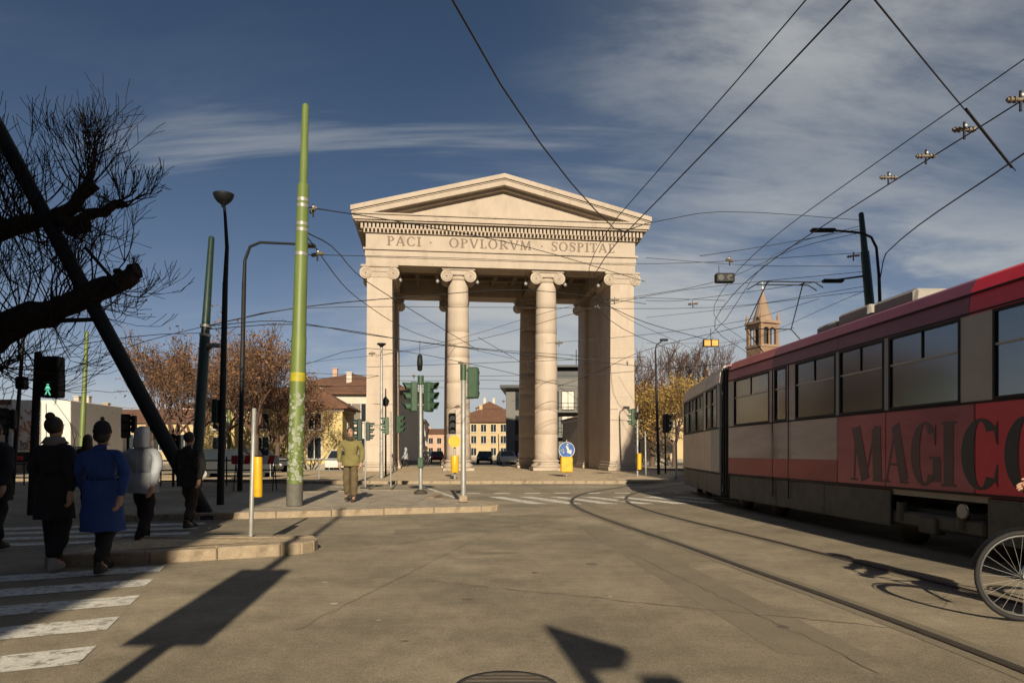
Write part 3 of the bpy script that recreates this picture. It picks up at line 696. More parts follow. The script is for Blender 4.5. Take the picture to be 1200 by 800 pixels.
MB().tube([v*.98, W(287, 305, 24)-b, W(293, 289, 24)-b, W(305, 284, 24)-b, W(350, 286, 24)-b], [.07, .055, .05, .045, .04], 10).build('arm', BLACKP, lp)
hp = W(358, 288, 24)-b; MB().bbox((hp.x-.3, -.13, hp.z-.06), (hp.x+.35, .13, hp.z+.06), .05).build('lamp_head', BLACKP, lp)
b = W(228, 0, 21); b.z = 0; tpole, v = pole_thing('tram_wire_pole', 'dark green leaning mast carrying span wires beside the black lamps', 'pole', b, W(248, 277, 21), .17, .085, DGREEN, steps=((.62, .15, .125),))
for f in (.62, .655): MB().tube([v*(f-.005), v*(f+.005)], .165, 12).build('wire_collar', GREYP, tpole)
br = MB(); q = W(252, 404, 21)-b; br.tube([v*.55, q], .03, 6); br.bbox((q.x-.25, -.12, q.z-.08), (q.x+.2, .12, q.z+.04), .03); br.build('bracket_lamp', GREYP, tpole)
b = W(94, 0, 38); b.z = 0; pole_thing('tram_wire_pole', 'pale green distant mast behind the pedestrians', 'pole', b, W(102, 388, 38), .17, .09, POLEG)
b = W(268, 0, 48); b.z = 0; pole_thing('tram_wire_pole', 'far light green mast among the brown trees', 'pole', b, W(269, 440, 48), .15, .08, POLEG)
b = W(14, 0, 22); b.z = 0; pole_thing('thin_pole', 'thin dark leaning pole beside the white truck', 'pole', b, W(28, 385, 22), .07, .05, BLACKP)
# right hand mast and lamp behind the tram
b = W(1040, 0, 24); b.z = 0; t, v = pole_thing('tram_wire_pole', 'dark green leaning mast standing behind the tram roof', 'pole', b, W(1009, 249, 24), .20, .085, DGREEN, steps=((.86, .14, .11),))
q = W(978, 328, 24)-b; e = W(1017, 323, 24)-b; MB().tube([e, q], .03, 6).build('arm', DGREEN, t); MB().bbox((q.x-.42, -.12, q.z-.09), (q.x+.3, .12, q.z+.02), .04).build('lamp_head', BLACKP, t)
b = W(1038, 0, 23); b.z = 0; t, v = pole_thing('street_lamp', 'thin dark goose-neck lamp whose arm crosses the green mast', 'lamp', b, W(1030, 320, 23), .08, .05, BLACKP)
MB().tube([v*.98, W(1027, 290, 23)-b, W(1021, 278, 23)-b, W(1010, 273, 23)-b, W(978, 270, 23)-b], [.05, .045, .04, .04, .035], 8).build('arm', BLACKP, t)
q = W(964, 270, 23)-b; MB().bbox((q.x-.4, -.12, q.z-.05), (q.x+.42, .12, q.z+.06), .045).build('lamp_head', BLACKP, t)
# white marker post on the refuge
b = G(294, 628, .15); t, v = pole_thing('marker_post', 'white marker post with yellow cylinder on the small cobbled refuge', 'post', b, W(298, 478, b.y), .031, .031, GREYP)
MB().lathe([(.055, .70), (.06, .72), (.06, 1.24), (.055, 1.26)], 16, (.10, 0, -.15)).build('yellow_cylinder', YEL, t)
cl = MB(); cl.box((.0, -.01, .65), (.1, .01, .69)); cl.box((.0, -.01, 1.0), (.1, .01, 1.04)); cl.build('clamp', GREYP, t)

def signal_head(parent, c, rz, n=3, s=1.0, m=None, lit=None, visors=True):
    """box with n lenses facing local -y, turned by rz"""
    m = m or SIGG; M = Matrix.Translation(c) @ Matrix.Rotation(rz, 4, 'Z') @ Matrix.Scale(s, 4)
    h = .25*n; w = .13; b_ = MB(); b_.bbox((-w, -.08, -h/2), (w, .10, h/2), .03)
    for i in range(1, n): b_.box((-w-.004, -.085, h/2-.25*i-.006), (w+.004, .085, h/2-.25*i+.006))
    b_.v = [tuple(M @ Vector(v_)) for v_ in b_.v]; ho = b_.build('signal_head', m, parent)
    for i in range(n):
        z = h/2-.125-.25*i; le = MB(); k_ = 14
        le.add([(.095*math.cos(2*math.pi*j/k_), -.083, z+.095*math.sin(2*math.pi*j/k_)) for j in range(k_)], [tuple(range(k_))]); le.v = [tuple(M @ Vector(v_)) for v_ in le.v]
        le.build('lens', LENSD, ho)
        if visors:
            vi = MB(); vs = []; fs = []
            for j in range(11):
                a = R(-30+240*j/10); ca_, sa_ = math.cos(a), math.sin(a); dp = .20*(.55+.45*max(0, sa_))
                vs += [(.108*ca_, -.08, z+.108*sa_), (.114*ca_, -.08-dp, z+.114*sa_)]
            for j in range(10): fs.append((2*j, 2*j+1, 2*j+3, 2*j+2))
            vi.add(vs, fs, True); vi.v = [tuple(M @ Vector(v_)) for v_ in vi.v]; vi.build('visor', m, ho)
    return ho
def sig_post(label, px, py, z0, top_py, r, m, name='traffic_light', top_px=None):
    b_ = G(px, py, z0); t_, v_ = pole_thing(name, label, 'traffic light', b_, W(top_px or px, top_py, b_.y), r, r*.9, m, n=10); return t_, v_, b_
t, v, b = sig_post('grey post with two green signal heads back to back, sides toward the road, on island', 493, 578, .13, 440, .055, GREYP)
MB().tube([(0, 0, v.z-.25), (0, 0, v.z)], .09, 10).build('cap', SIGG, t)
signal_head(t, (-.22, 0, v.z-.62), R(-72), s=1.15); signal_head(t, (.24, 0, v.z-.62), R(66), s=1.15); MB().tube([(-.26, 0, v.z-.4), (.3, 0, v.z-.4)], .02, 6).build('bracket', GREYP, t); MB().tube([(-.26, 0, v.z-.85), (.3, 0, v.z-.85)], .02, 6).build('bracket', GREYP, t)
MB().lathe([(.2, 0), (.2, .05), (.08, .12)], 14).build('foot', GROOVE, t); MB().bbox((-.08, -.1, .75), (.08, .1, 1.05), .02).build('push_button_box', SIGG, t)
t, v, b = sig_post('grey post near the kerb end holding one green signal head turned away', 543, 588, .13, 428, .065, GREYP)
MB().tube([(0, 0, v.z-.35), (0, 0, v.z+.02)], .075, 10).build('cap', SIGG, t)
signal_head(t, (.24, 0, v.z-.42), R(170), s=1.0); MB().tube([(0, 0, v.z-.12), (.24, 0, v.z-.12)], .025, 6).build('bracket', SIGG, t); MB().tube([(0, 0, v.z-.78), (.24, 0, v.z-.78)], .025, 6).build('bracket', SIGG, t)
MB().bbox((-.10, -.08, 0), (.10, .08, .16), .02).build('foot', KERB, t)
t, v, b = sig_post('slim post with grey signal, yellow disc and yellow marker in front of column base', 533, 561, .13, 480, .05, GREYP)
signal_head(t, (-.12, 0, v.z-.62), R(10), s=1.25, m=BLACKP); dsc = MB(); dsc.tube([(.0, -.16, v.z-1.42), (.0, -.13, v.z-1.42)], .27, 22); dsc.build('disc', YEL, t); MB().lathe([(.17, 0), (.18, .03), (.18, .72), (.17, .75)], 14, (.0, -.06, .30)).build('yellow_cylinder', YEL, t)
t, v, b = sig_post('grey post with green signal seen from behind, by the shaded corner pier', 747, 558, .13, 476, .055, GREYP)
signal_head(t, (-.22, 0, v.z-.55), R(-100), s=1.15); MB().lathe([(.11, 0), (.11, .8)], 12, (.07, -.1, .35)).build('yellow_cylinder', YEL, t)
# blue round sign with yellow box
b = G(664, 558, .13); t, v = pole_thing('keep_right_sign', 'round blue sign above a yellow box marker before the column', 'sign', b, W(664, 515, b.y), .03, .03, GREYP)
zc = CAMH+(530-527)/F*b.y-.13; dsc = MB(); dsc.tube([(0, -.06, zc), (0, -.035, zc)], .40, 26); dsc.build('disc', BLUEP, t)
rg = MB(); rg.tube([(.385*math.cos(2*math.pi*i/28), -.064, zc+.385*math.sin(2*math.pi*i/28)) for i in range(29)], .018, 5); rg.build('rim', WHITEP, t)
stx = random.Random(8)
for k in range(11):
    a = stx.uniform(0, 6.28); r_ = .28*math.sqrt(stx.random()); s_ = stx.uniform(.04, .09); cx_, cz_ = r_*math.cos(a), zc+r_*math.sin(a)
    p = MB(); p.add([(cx_+s_*math.cos(i*1.05+a)*stx.uniform(.7, 1.2), -.0605-.0005*k, cz_+s_*math.sin(i*1.05+a)*stx.uniform(.7, 1.2)) for i in range(6)], [tuple(range(6))]); p.build('sticker', (WHITEP, SIGG, STK)[k % 3], t)
ar = MB(); ar.prism([(-.05, zc+.18), (.02, zc+.22), (.17, zc-.12), (.10, zc-.15)], -.069, -.0665, 'y'); ar.prism([(.02, zc-.10), (.22, zc-.22), (.24, zc+.02)], -.0695, -.0667, 'y'); ar.build('arrow', WHITEP, t)
MB().bbox((-.30, -.16, .20), (.30, .14, .98), .06).build('yellow_box', YEL, t)
# small ones around the left pier
t, v, b = sig_post('dark green signal on a thin post behind the man in olive', 428, 572, .13, 493, .03, GREYP); signal_head(t, (-.2, 0, v.z-.3), R(-75), s=.95, m=DGREEN); signal_head(t, (.1, 0, v.z-.35), R(100), s=.8, m=DGREEN); MB().lathe([(.17, 0), (.17, .04)], 12).build('foot', GROOVE, t)
t, v, b = sig_post('thin post with small green signal heads before the left pier', 458, 570, .13, 482, .03, GREYP); signal_head(t, (.3, 0, v.z-.45), R(80), s=.8); signal_head(t, (-.15, 0, v.z-.5), R(-80), s=.8)
b = G(447, 560, .13); t, v = pole_thing('street_lamp', 'slim grey lamp post with small flared top before the left pier', 'lamp', b, W(447, 404, b.y), .10, .05, GREYP); MB().lathe([(.05, -.12), (.10, -.05), (.22, .03), (.20, .07)], 12, v).build('lamp_head', BLACKP, t)
b = G(452, 558, .13); t, v = pole_thing('lantern_post', 'dark old lantern post with hanging lanterns beside the left pier', 'lamp', b, W(452, 455, b.y), .05, .03, BLACKP)
for zf, s_ in ((.86, 1), (.6, .8)): MB().lathe([(.05, -.28*s_), (.12*s_, -.25*s_), (.20*s_, .0), (.10*s_, .12*s_), (.03, .22*s_)], 8, (0, -.04, v.z*zf), smooth=False).build('lantern', BLACKP, t)
# posts in the distance right of the gate
b = G(772, 558, .0); t, v = pole_thing('street_lamp', 'dark lamp post with tilted head in front of the yellow trees', 'lamp', b, W(768, 410, b.y), .09, .05, BLACKP); MB().tube([v*.99, v+Vector((.05, 0, .25)), v+Vector((.35, 0, .5))], .035, 6).build('arm', BLACKP, t); q = v+Vector((.5, 0, .55)); MB().bbox((q.x-.25, -.1, q.z-.06), (q.x+.2, .1, q.z+.07), .04).build('lamp_head', BLACKP, t)
b = G(780, 557, .0); t, v = pole_thing('traffic_light', 'dark traffic light beside the lamp post under yellow trees', 'traffic light', b, W(779, 488, b.y), .05, .045, BLACKP); signal_head(t, (-.0, -.1, v.z-.4), R(120), s=1.4, m=BLACKP)
for i, (px, a, hpx) in enumerate(((793, 557, 490), (757, 556, 505), (585, 557, 508), (612, 556, 512), (552, 556, 520))):
    b = G(px, a+4, 0); b.y *= 1.0; pole_thing('thin_post', 'thin grey post standing far beyond the gate', 'post', W(px, 0, 75).xy.to_3d() if px > 540 and px < 700 else b, W(px-1, hpx, 75 if 540 < px < 700 else b.y), .05, .04, GREYP, 'thin posts beyond the gate', n=8)

# pedestrian signal on the left
GREENMAN = mat('green_man_lit', (.1, .8, .5), .5, .05, 5, emit=((.25, .95, .62), .55))
b = G(37, 603); t, v = pole_thing('pedestrian_signal', 'black pedestrian signal showing a lit green walking man', 'traffic light', b, W(45, 412, b.y), .085, .075, BLACKP)
hx = (62-45)/F*b.y+v.x; zt2 = CAMH+(HY-418)/F*b.y; zb2 = CAMH+(HY-466)/F*b.y
MB().bbox((hx-.2, -.16, zb2), (hx+.2, .12, zt2), .03).build('signal_box', BLACKP, t)
pm = MB(); zc = CAMH+(HY-457)/F*b.y; ux_ = hx
def limb(p, q, r): pm.prism([(p[0]-r, p[1]), (p[0]+r, p[1]), (q[0]+r*.8, q[1]), (q[0]-r*.8, q[1])], -.170, -.164, 'y')
pm.tube([(ux_, -.170, zc+.105), (ux_, -.164, zc+.105)], .026, 12)
limb((ux_, zc-.02), (ux_, zc+.075), .030); limb((ux_-.055, zc-.12), (ux_-.008, zc-.02), .014); limb((ux_+.05, zc-.12), (ux_+.008, zc-.02), .014); limb((ux_-.055, zc-.01), (ux_-.02, zc+.065), .011); limb((ux_+.055, zc-.005), (ux_+.02, zc+.065), .011)
pm.build('green_man', GREENMAN, t)
vz = MB(); vz.bbox((hx-.15, -.34, zc+.15), (hx+.15, -.165, zc+.17), .004); vz.bbox((hx-.15, -.34, zb2+.06+.40), (hx+.15, -.165, zb2+.08+.40), .004); vz.build('visor', BLACKP, t)
MB().bbox((-.30, -.1, zb2+.18), (-.12, .12, zb2+.45), .03).build('loudspeaker', BLACKP, t)
for px, a, tp_, lab in ((150, 575, 485, 'dark traffic light between the two hatted and hooded walkers'), (203, 570, 508, 'small dark traffic light at the foot of the slanting beam'), (8, 580, 478, 'dark traffic light half hidden by the white truck')):
    t, v, b = sig_post(lab, px, a, 0, tp_, .05, BLACKP); signal_head(t, (0, -.14, v.z-.42), R(35), s=1.1, m=BLACKP); signal_head(t, (.2, 0, v.z-.35), R(-80), s=.8, m=BLACKP)
# hoarding board, railings
def railing(label, a, b, n, h=1.05, m=BLACKP, rails=(1.0, .62, .2)):
    a = Vector(a); b = Vector(b); t = thing('railing', label, 'railing', (a.x, a.y, 0), math.atan2(b.y-a.y, b.x-a.x)); ln = (b-a).length
    for i in range(n+1): MB().tube([(ln*i/n, 0, 0), (ln*i/n, 0, h)], .03, 6).build('post', m, t)
    for z in rails: MB().tube([(0, 0, z), (ln, 0, z)], .028, 6).build('rail', m, t)
railing('long dark railing across the square behind the pedestrians', (-26.5, 30.0), (-14.5, 27.2), 9, 1.25, rails=(1.25, .85, .3))
railing('short dark railing under the bare brown trees', (-13.8, 27.5), (-9.0, 28.4), 4, 1.15)
railing('grey tubular guard rail by the yellow house', (-11.6, 33.6), (-7.6, 31.8), 3, 1.0, GREYP, (1.0, .5))
railing('pale fence along the tree bed right of the gate', (13.4, 50.8), (19.2, 59.6), 14, 1.2, GREYP, (1.15, .25))
br_ = thing('barrier_board', 'red and white striped barrier board among the dark posts', 'barrier', (-9.7, 24.2, 0), R(5))
nS = 8
for i in range(nS):
    x = i*.2; MB().prism([(x, .92), (x+.2, .92), (x+.28 if i < nS-1 else x+.2, 1.22), (x+.08 if i else x, 1.22)], -.02, .02, 'y').build('stripe', (REDP, WHITEP)[i % 2], br_)
for x in (.15, 1.45):
    lg = MB(); lg.tube([(x, -.3, 0), (x, 0, .95)], .02, 6); lg.tube([(x, .3, 0), (x, 0, .95)], .02, 6); lg.build('leg', BLACKP, br_)

# ------------------------------------------------------------------ off-frame signs whose shadows lie on the road
t = thing('direction_sign', 'tall mast with a rectangular panel behind the viewpoint', 'sign', (-1.68, -1.0, 0))
MB().tube([(0, 0, 0), (0, 0, 7.4)], [.085, .05], 12).build('mast', GREYP, t); MB().bbox((-.29, -.08, 2.62), (.29, -.03, 4.02), .01).build('panel', GREYP, t)
t = thing('traffic_light', 'traffic light mast behind the viewpoint with hooded head', 'traffic light', (1.32, -3.0, 0))
MB().tube([(0, 0, 0), (0, 0, 3.55)], [.07, .06], 12).build('mast', GREYP, t)
hd = MB(); hd.prism([(-.06, 3.72), (.38, 3.42), (.26, 3.3), (.05, 3.28), (-.02, 3.4)], -.1, .1, 'y'); hd.build('signal_head', BLACKP, t)
t = thing('traffic_light', 'short signal mast behind the viewpoint beside the hooded one', 'traffic light', (1.75, -3.2, 0))
MB().tube([(0, 0, 0), (0, 0, 3.0)], [.06, .055], 12).build('mast', GREYP, t); signal_head(t, (0, -.1, 2.98), 0, s=.9)

# ------------------------------------------------------------------ buildings
def wallm(n, c): return mat(n, c, .88, .10, .35, .1, 20, wear=(tuple(x*.72 for x in c), .5, .54, .72))
TILE = mat('roof_tiles', (.155, .075, .045), .85, .3, 2.2, .6, 14, stretch=(1, 1, 1), wear=((.09, .05, .035), 1.1, .5, .7))
def window_meshes(w, h, key, shutters, glass=None):
    t = .07; f = MB()
    f.box((-w/2-t, -.06, -t), (w/2+t, .0, 0)); f.box((-w/2-t, -.06, h), (w/2+t, .0, h+t)); f.box((-w/2-t, -.05, 0), (-w/2, .0, h)); f.box((w/2, -.05, 0), (w/2+t, .0, h)); f.box((-.03, -.035, 0), (.03, -.005, h))
    f.box((-w/2-t-.05, -.13, -t-.06), (w/2+t+.05, .0, -t-.001))
    p = MB(); p.box((-w/2, -.02, 0), (w/2, -.004, h)); s = None
    if shutters:
        s = []
        for sg in (-1, 1):
            sm_ = MB()
            x0 = sg*(w/2+t+.02); x1 = x0+sg*w*.48; sm_.box((min(x0, x1), -.05, 0), (max(x0, x1), -.01, h))
            for q in range(7): sm_.box((min(x0, x1)+.03, -.062, h*(q+.2)/7), (max(x0, x1)-.03, -.051, h*(q+.75)/7))
            s.append(sm_.mesh('shutter', SHUT))
    return f.mesh('window', FRAME), p.mesh('pane', glass or GLASSD), s
WM = {}
def put_window(parent, loc, rz, w, h, shutters=False, glass=None):
    k = (w, h, shutters, glass.name if glass else '')
    if k not in WM: WM[k] = window_meshes(w, h, k, shutters, glass)
    f, p, s = WM[k]; o = link('window', f, parent, loc, (0, 0, rz)); link('pane', p, o)
    for q in s or (): link('shutter', q, o)
def building(name, label, x, y, rz, w, dp, h, wm, roof='hip', rh=2.0, eave=.5, front=(), right=(), left=(), rm=None, trim=True, cat='building', group=None):
    """front face lies on local y=0 from x=0 to w; window lists = (x, z, w, h, shutters)"""
    t = thing(name, label, cat, (x, y, 0), rz, group)
    MB().box((0, 0, -.1), (w, dp, h)).build('wall', wm, t)
    if trim:
        tr = MB(); tr.box((-.06, -.06, 0), (w+.06, -.002, .5)); tr.box((w+.002, -.06, 0), (w+.06, dp, .5)); tr.box((-.06, 0, 0), (-.002, dp, .5)); tr.build('plinth', mat('plinth_stone', (.25, .22, .18), .85), t)
        c = MB(); c.box((-.12, -.12, h-.3), (w+.12, -.003, h-.02)); c.box((w+.003, -.003, h-.3), (w+.12, dp+.1, h-.02)); c.box((-.12, -.003, h-.3), (-.003, dp+.1, h-.02)); c.build('cornice', FRAME, t)
    rm = rm or TILE; e = eave; r = MB()
    if roof == 'hip':
        q = min(w, dp)/2+e; b = [(-e, -e, h), (w+e, -e, h), (w+e, dp+e, h), (-e, dp+e, h)]
        if w >= dp: tps = [(-e+q, dp/2, h+rh), (w+e-q, dp/2, h+rh)]; fs = [(0, 1, 5, 4), (2, 3, 4, 5), (1, 2, 5), (3, 0, 4), (0, 3, 2, 1)]
        else: tps = [(w/2, -e+q, h+rh), (w/2, dp+e-q, h+rh)]; fs = [(0, 1, 4), (1, 2, 5, 4), (2, 3, 5), (3, 0, 4, 5), (0, 3, 2, 1)]
        r.add(b+tps, fs); r.box((-e, -e, h-.12), (w+e, dp+e, h-.002))
    elif roof == 'gable_side':
        r.prism([(-e, h), (dp+e, h), (dp/2, h+rh)], -e, w+e, 'x'); r.box((-e, -e, h-.12), (w+e, dp+e, h-.002))
    elif roof == 'gable_front':
        r.prism([(-e, h), (w+e, h), (w/2, h+rh)], -e, dp+e, 'y')
    else:
        r.box((-e, -e, h), (w+e, dp+e, h+.3))
    ro = r.build('roof', rm, t)
    if roof != 'flat':
        for fx in (.3, .68):
            ch = MB(); cx_ = w*fx; ch.bbox((cx_-.3, dp/2-.3, h+.2), (cx_+.3, dp/2+.3, h+rh+.7), .03); ch.box((cx_-.38, dp/2-.38, h+rh+.701), (cx_+.38, dp/2+.38, h+rh+.8)); ch.build('chimney', wm, ro)
    for lst, f in ((front, lambda a: ((a, -.001), 0)), (right, lambda a: ((w+.001, a), R(90))), (left, lambda a: ((-.001, dp-a), R(-90)))):
        for (a, z, ww, hh, *sh) in lst:
            (lx, ly), rr = f(a); put_window(t, (lx, ly, z), rr, ww, hh, bool(sh and sh[0]), sh[1] if len(sh) > 1 else None)
    return t
CREAMY = wallm('wall_yellow', (.50, .40, .19)); WHITEW = wallm('wall_white', (.52, .47, .40)); OCHRE = wallm('wall_ochre', (.48, .36, .20)); PINKW = wallm('wall_pink', (.46, .30, .22)); TANW = wallm('wall_tan', (.36, .29, .21)); BRICK = wallm('wall_brick', (.30, .15, .09)); GREYW = wallm('wall_grey', (.16, .155, .15)); DARKW = mat('dark_cladding', (.022, .028, .036), .45, .2, 1.5)
building('toll_house', 'low yellow house with red tiled hip roof and small windows left of the gate', -22.5, 50, R(2), 10.3, 4.4, 4.6, CREAMY, 'hip', 1.6, .45, front=[(x, z, .95, 1.1 if z > 2 else 1.5) for x in (1.6, 4.6, 8.3) for z in (.9, 3.0)], right=[(2.2, .9, .9, 1.4), (2.2, 3.0, .9, 1.0)])
building('house', 'white house with brown roof and tall shuttered windows beside left pier', -21.5, 74, R(4), 11.5, 10, 7.6, WHITEW, 'hip', 2.0, .6, front=[(x, z, 1.0, 1.9, True) for x in (1.8, 3.9, 6.0, 8.1) for z in (.9, 4.6)])
building('house', 'long low cream building with brown roof behind the square', -62, 82, R(-2), 40, 9, 4.9, OCHRE, 'gable_side', 1.7, .5, front=[(x, 1.6, 1.2, 1.8) for x in range(3, 39, 3)])
building('house', 'small cream gabled house rising over the long brown roof', -52.5, 80, R(0), 3.2, 6, 6.3, WHITEW, 'gable_front', .9, .3, front=[(1.6, 5.0, 1.0, 1.0)])
building('house', 'tall pinkish house seen through the bare trees', -47, 100, R(3), 10, 9, 8.0, PINKW, 'hip', 2.0, .5, front=[(x, z, 1.1, 1.8) for x in (2, 5, 8) for z in (1.2, 4.7)])
# street seen through the left bay
ln = [(-13.6, 82, 9.3, PINKW, 'narrow pink house first in the street row beyond the gate', 16), (-15.4, 100, 10.6, TANW, 'tan street house with tall windows, second in the row', 18), (-17.6, 120, 9.2, WHITEW, 'white street house in the row beyond the gate', 22), (-20.0, 144, 11.0, OCHRE, 'ochre street house in the row beyond the gate', 28), (-23.2, 175, 10.0, BRICK, 'reddish street house deep in the row beyond the gate', 34), (-27.0, 215, 11.5, TANW, 'last brown house of the street row beyond the gate', 45)]
for i, (x, y, h, wm, lab, dp) in enumerate(ln):
    building('street_house', lab, x-12, y, R(5.2), 12, dp-1, h, wm, 'hip', 2.0, .5, front=[(x_, z, 1.1, 1.8) for x_ in (9.5,) for z in (4.2, 7.0)], right=[(a, z, 1.2, 1.9, i % 2 == 0) for a in range(2, dp-2, 3) for z in (.6, 3.6, 6.5)])
building('house', 'far pale building closing the street beyond the gate', -40, 250, R(0), 34, 12, 8.0, PINKW, 'hip', 2, .5, front=[(x_, z, 1.5, 2) for x_ in range(2, 33, 3) for z in (1, 4.5)])
building('street_house', 'cream house with brown hip roof and small windows between the columns', -11.0, 128, R(0), 17, 10, 7.0, OCHRE, 'hip', 2.6, .6, front=[(x_, z, .95, 1.35) for x_ in (2.1, 4.0, 5.8, 7.6, 9.4, 11.2) for z in (.8, 3.0, 5.1) if (x_, z) != (5.8, .8)])
building('house', 'white block with small brown roof behind the cream house', -12.5, 150, R(0), 12, 10, 9.6, WHITEW, 'flat', .3, .1, front=[(x_, 8.0, 1.2, 1.2) for x_ in (2, 5, 8)])
building('house', 'brown roofed attic storey on the white block', -8.0, 160, R(0), 5.5, 6, 11.5, WHITEW, 'hip', 1.7, .4)
# dark modern block behind the columns
mb_ = thing('office_block', 'dark modern office block with overhanging flat roof behind the columns', 'building', (-.7, 84, 0), R(-3))
MB().box((0, 0, 0), (14, 12, 9.0)).build('wall', GREYW, mb_); MB().box((-.7, -.9, 9.0), (3.6, 12.5, 9.35)).build('roof_overhang', DARKW, mb_); MB().box((3.7, .4, 9.0), (14, 11, 10.2)).build('terrace', GREYW, mb_); MB().box((5.0, .6, 10.2), (13, 10, 11.5)).build('penthouse', DARKW, mb_); MB().box((4.6, -.3, 11.5), (13.3, 10.4, 11.75)).build('penthouse_roof', DARKW, mb_)
sk = MB().box((-.03, -.0, 0), (-.002, 12, 8.9)).build('side_cladding', DARKW, mb_)
LITW = mat('bright_blind', (.58, .54, .47), .5, .15, 2)
for fl in range(3):
    z = .5+fl*2.95
    for k in range(7):
        x0 = 1.1+k*1.85; w_ = 1.5; f_ = MB(); f_.box((x0, -.05, z), (x0+w_, -.002, z+.08)); f_.box((x0, -.05, z+2.2), (x0+w_, -.002, z+2.28)); f_.box((x0, -.05, z+.08), (x0+.06, -.002, z+2.2)); f_.box((x0+w_-.06, -.05, z+.08), (x0+w_, -.002, z+2.2)); f_.box((x0+w_/2-.03, -.05, z+.08), (x0+w_/2+.03, -.002, z+2.2))
        wo2 = f_.build('window', BLACKP, mb_); MB().box((x0+.06, -.02, z+.08), (x0+w_-.06, -.004, z+2.2)).build('pane', LITW if k > 2 else GLASSD, wo2)
    MB().box((6.2, -1.0, z-.35), (14, -.003, z-.15)).build('balcony_slab', GREYW, mb_)
    rl = MB(); rl.tube([(6.2, -.95, z+.75), (14, -.95, z+.75)], .03, 5)
    for k in range(14): rl.tube([(6.25+k*.58, -.95, z-.15), (6.25+k*.58, -.95, z+.75)], .018, 4)
    rl.build('balcony_rail', BLACKP, mb_)
    for k in range(4): MB().box((-.045, 1+k*2.8, z+.1), (-.031, 3+k*2.8, z+2.0)).build('side_window', GLASSD, mb_)
an = MB(); an.tube([(8.5, 3, 11.7), (8.5, 3, 14)], .05, 5); an.tube([(7.8, 3, 13.2), (9.2, 3, 13.2)], .03, 5); an.build('antenna', BLACKP, mb_)
building('toll_house', 'shaded brown toll house with arched door behind the right columns', 6.35, 66, R(9), 9, 7, 4.6, TANW, 'gable_front', 1.4, .4, front=[(2.2, .3, 1.2, 2.9), (5.5, .8, 1.0, 1.6)])
building('house', 'wide brown roofed building behind the yellow trees', 12.5, 92, R(-6), 42, 12, 7.6, OCHRE, 'hip', 2.4, .6, front=[(x_, z, 1.1, 1.8) for x_ in range(2, 41, 3) for z in (1.2, 4.6)])
# brick bell tower far behind the tram
bt = thing('bell_tower', 'tall brick church bell tower with conical spire and arched belfry', 'tower', (89.5, 250, 0), R(20))
BRK = mat('tower_brick', (.24, .155, .10), .9, .15, .3, .2, 3); SPB = mat('spire_brick', (.27, .19, .135), .9, .15, .25)
MB().box((-3.9, -3.9, 0), (3.9, 3.9, 39.5)).build('shaft', BRK, bt)
for sx in (-1, 1):
    for sy in (-1, 1): MB().box((min(sx*3.9, sx*2.7), min(sy*3.9, sy*2.7), 39.30), (max(sx*3.9, sx*2.7), max(sy*3.9, sy*2.7), 46.90)).build('belfry_corner', BRK, bt)
for k in range(4):
    M = Matrix.Rotation(k*math.pi/2, 4, 'Z'); a = MB(); a.tube([(0, -3.4, 39.30), (0, -3.4, 44.30)], .32, 8); a.box((-2.7, -3.7, 45.60), (2.7, -3.0, 46.90))
    for s_ in (-1, 1):
        arc = [(s_*1.35+1.35*math.cos(R(q)), 44.30+1.2*math.sin(R(q))) for q in range(0, 181, 20)]; poly = arc+[(s_*1.35-1.35, 45.61), (s_*1.35+1.35, 45.61)]; a.prism(poly, -3.65, -3.05, 'y')
    a.v = [tuple(M @ Vector(v_)) for v_ in a.v]; a.build('belfry_arcade', BRK, bt)
MB().box((-2.2, -2.2, 39.30), (2.2, 2.2, 46.30)).build('bell_chamber', GROOVE, bt)
MB().box((-4.4, -4.4, 46.90), (4.4, 4.4, 47.80)).build('cornice', SPB, bt); MB().box((-4.2, -4.2, 38.60), (4.2, 4.2, 39.30)).build('string_course', SPB, bt)
MB().lathe([(3.5, 47.80), (3.3, 48.80), (.25, 59.00), (.05, 59.50)], 16, smooth=False).build('spire', SPB, bt)
for sx in (-1, 1):
    for sy in (-1, 1): MB().lathe([(.55, 47.80), (.55, 49.30), (.05, 50.90)], 8, (sx*3.7, sy*3.7, 0), smooth=False).build('pinnacle', SPB, bt)
fi = MB(); fi.sphere((0, 0, 59.90), .5, 8, 6); fi.tube([(0, 0, 59.90), (0, 0, 62.50)], .12, 5); fi.tube([(-.6, 0, 61.70), (.6, 0, 61.70)], .1, 5); fi.build('finial_cross', WHITEP, bt)
# buildings behind the viewpoint; their shade lies over the left crossing and the right of the square
sb = thing('corner_building', 'tall corner building behind the viewpoint shading the left crossing', 'building', (0, 0, 0))
MB().box((-46, -32, 0), (-1.55, -12, 10.6)).build('lower_storeys', GREYW, sb); MB().box((-46, -32, 10.6), (-2.35, -12.0, 19.6)).build('upper_storeys', GREYW, sb)
sb3 = thing('added_street_block', 'unseen long street block added at left to block sky light and deepen the shade', 'building', (0, 0, 0))  # unseen block added to cut sky light from the left; dark walls limit bounce
MB().box((-44, -11.9, 0), (-25, 24, 17)).build('storeys', GREYW, sb3)
sb2 = thing('corner_building', 'tall building behind the viewpoint shading the right pier foot', 'building', (0, 0, 0))
MB().box((13.9, -30, 0), (50, -8, 26)).build('storeys', PINKW, sb2); MB().box((14.6, -30, 26), (50, -8.4, 28)).build('attic', PINKW, sb2)

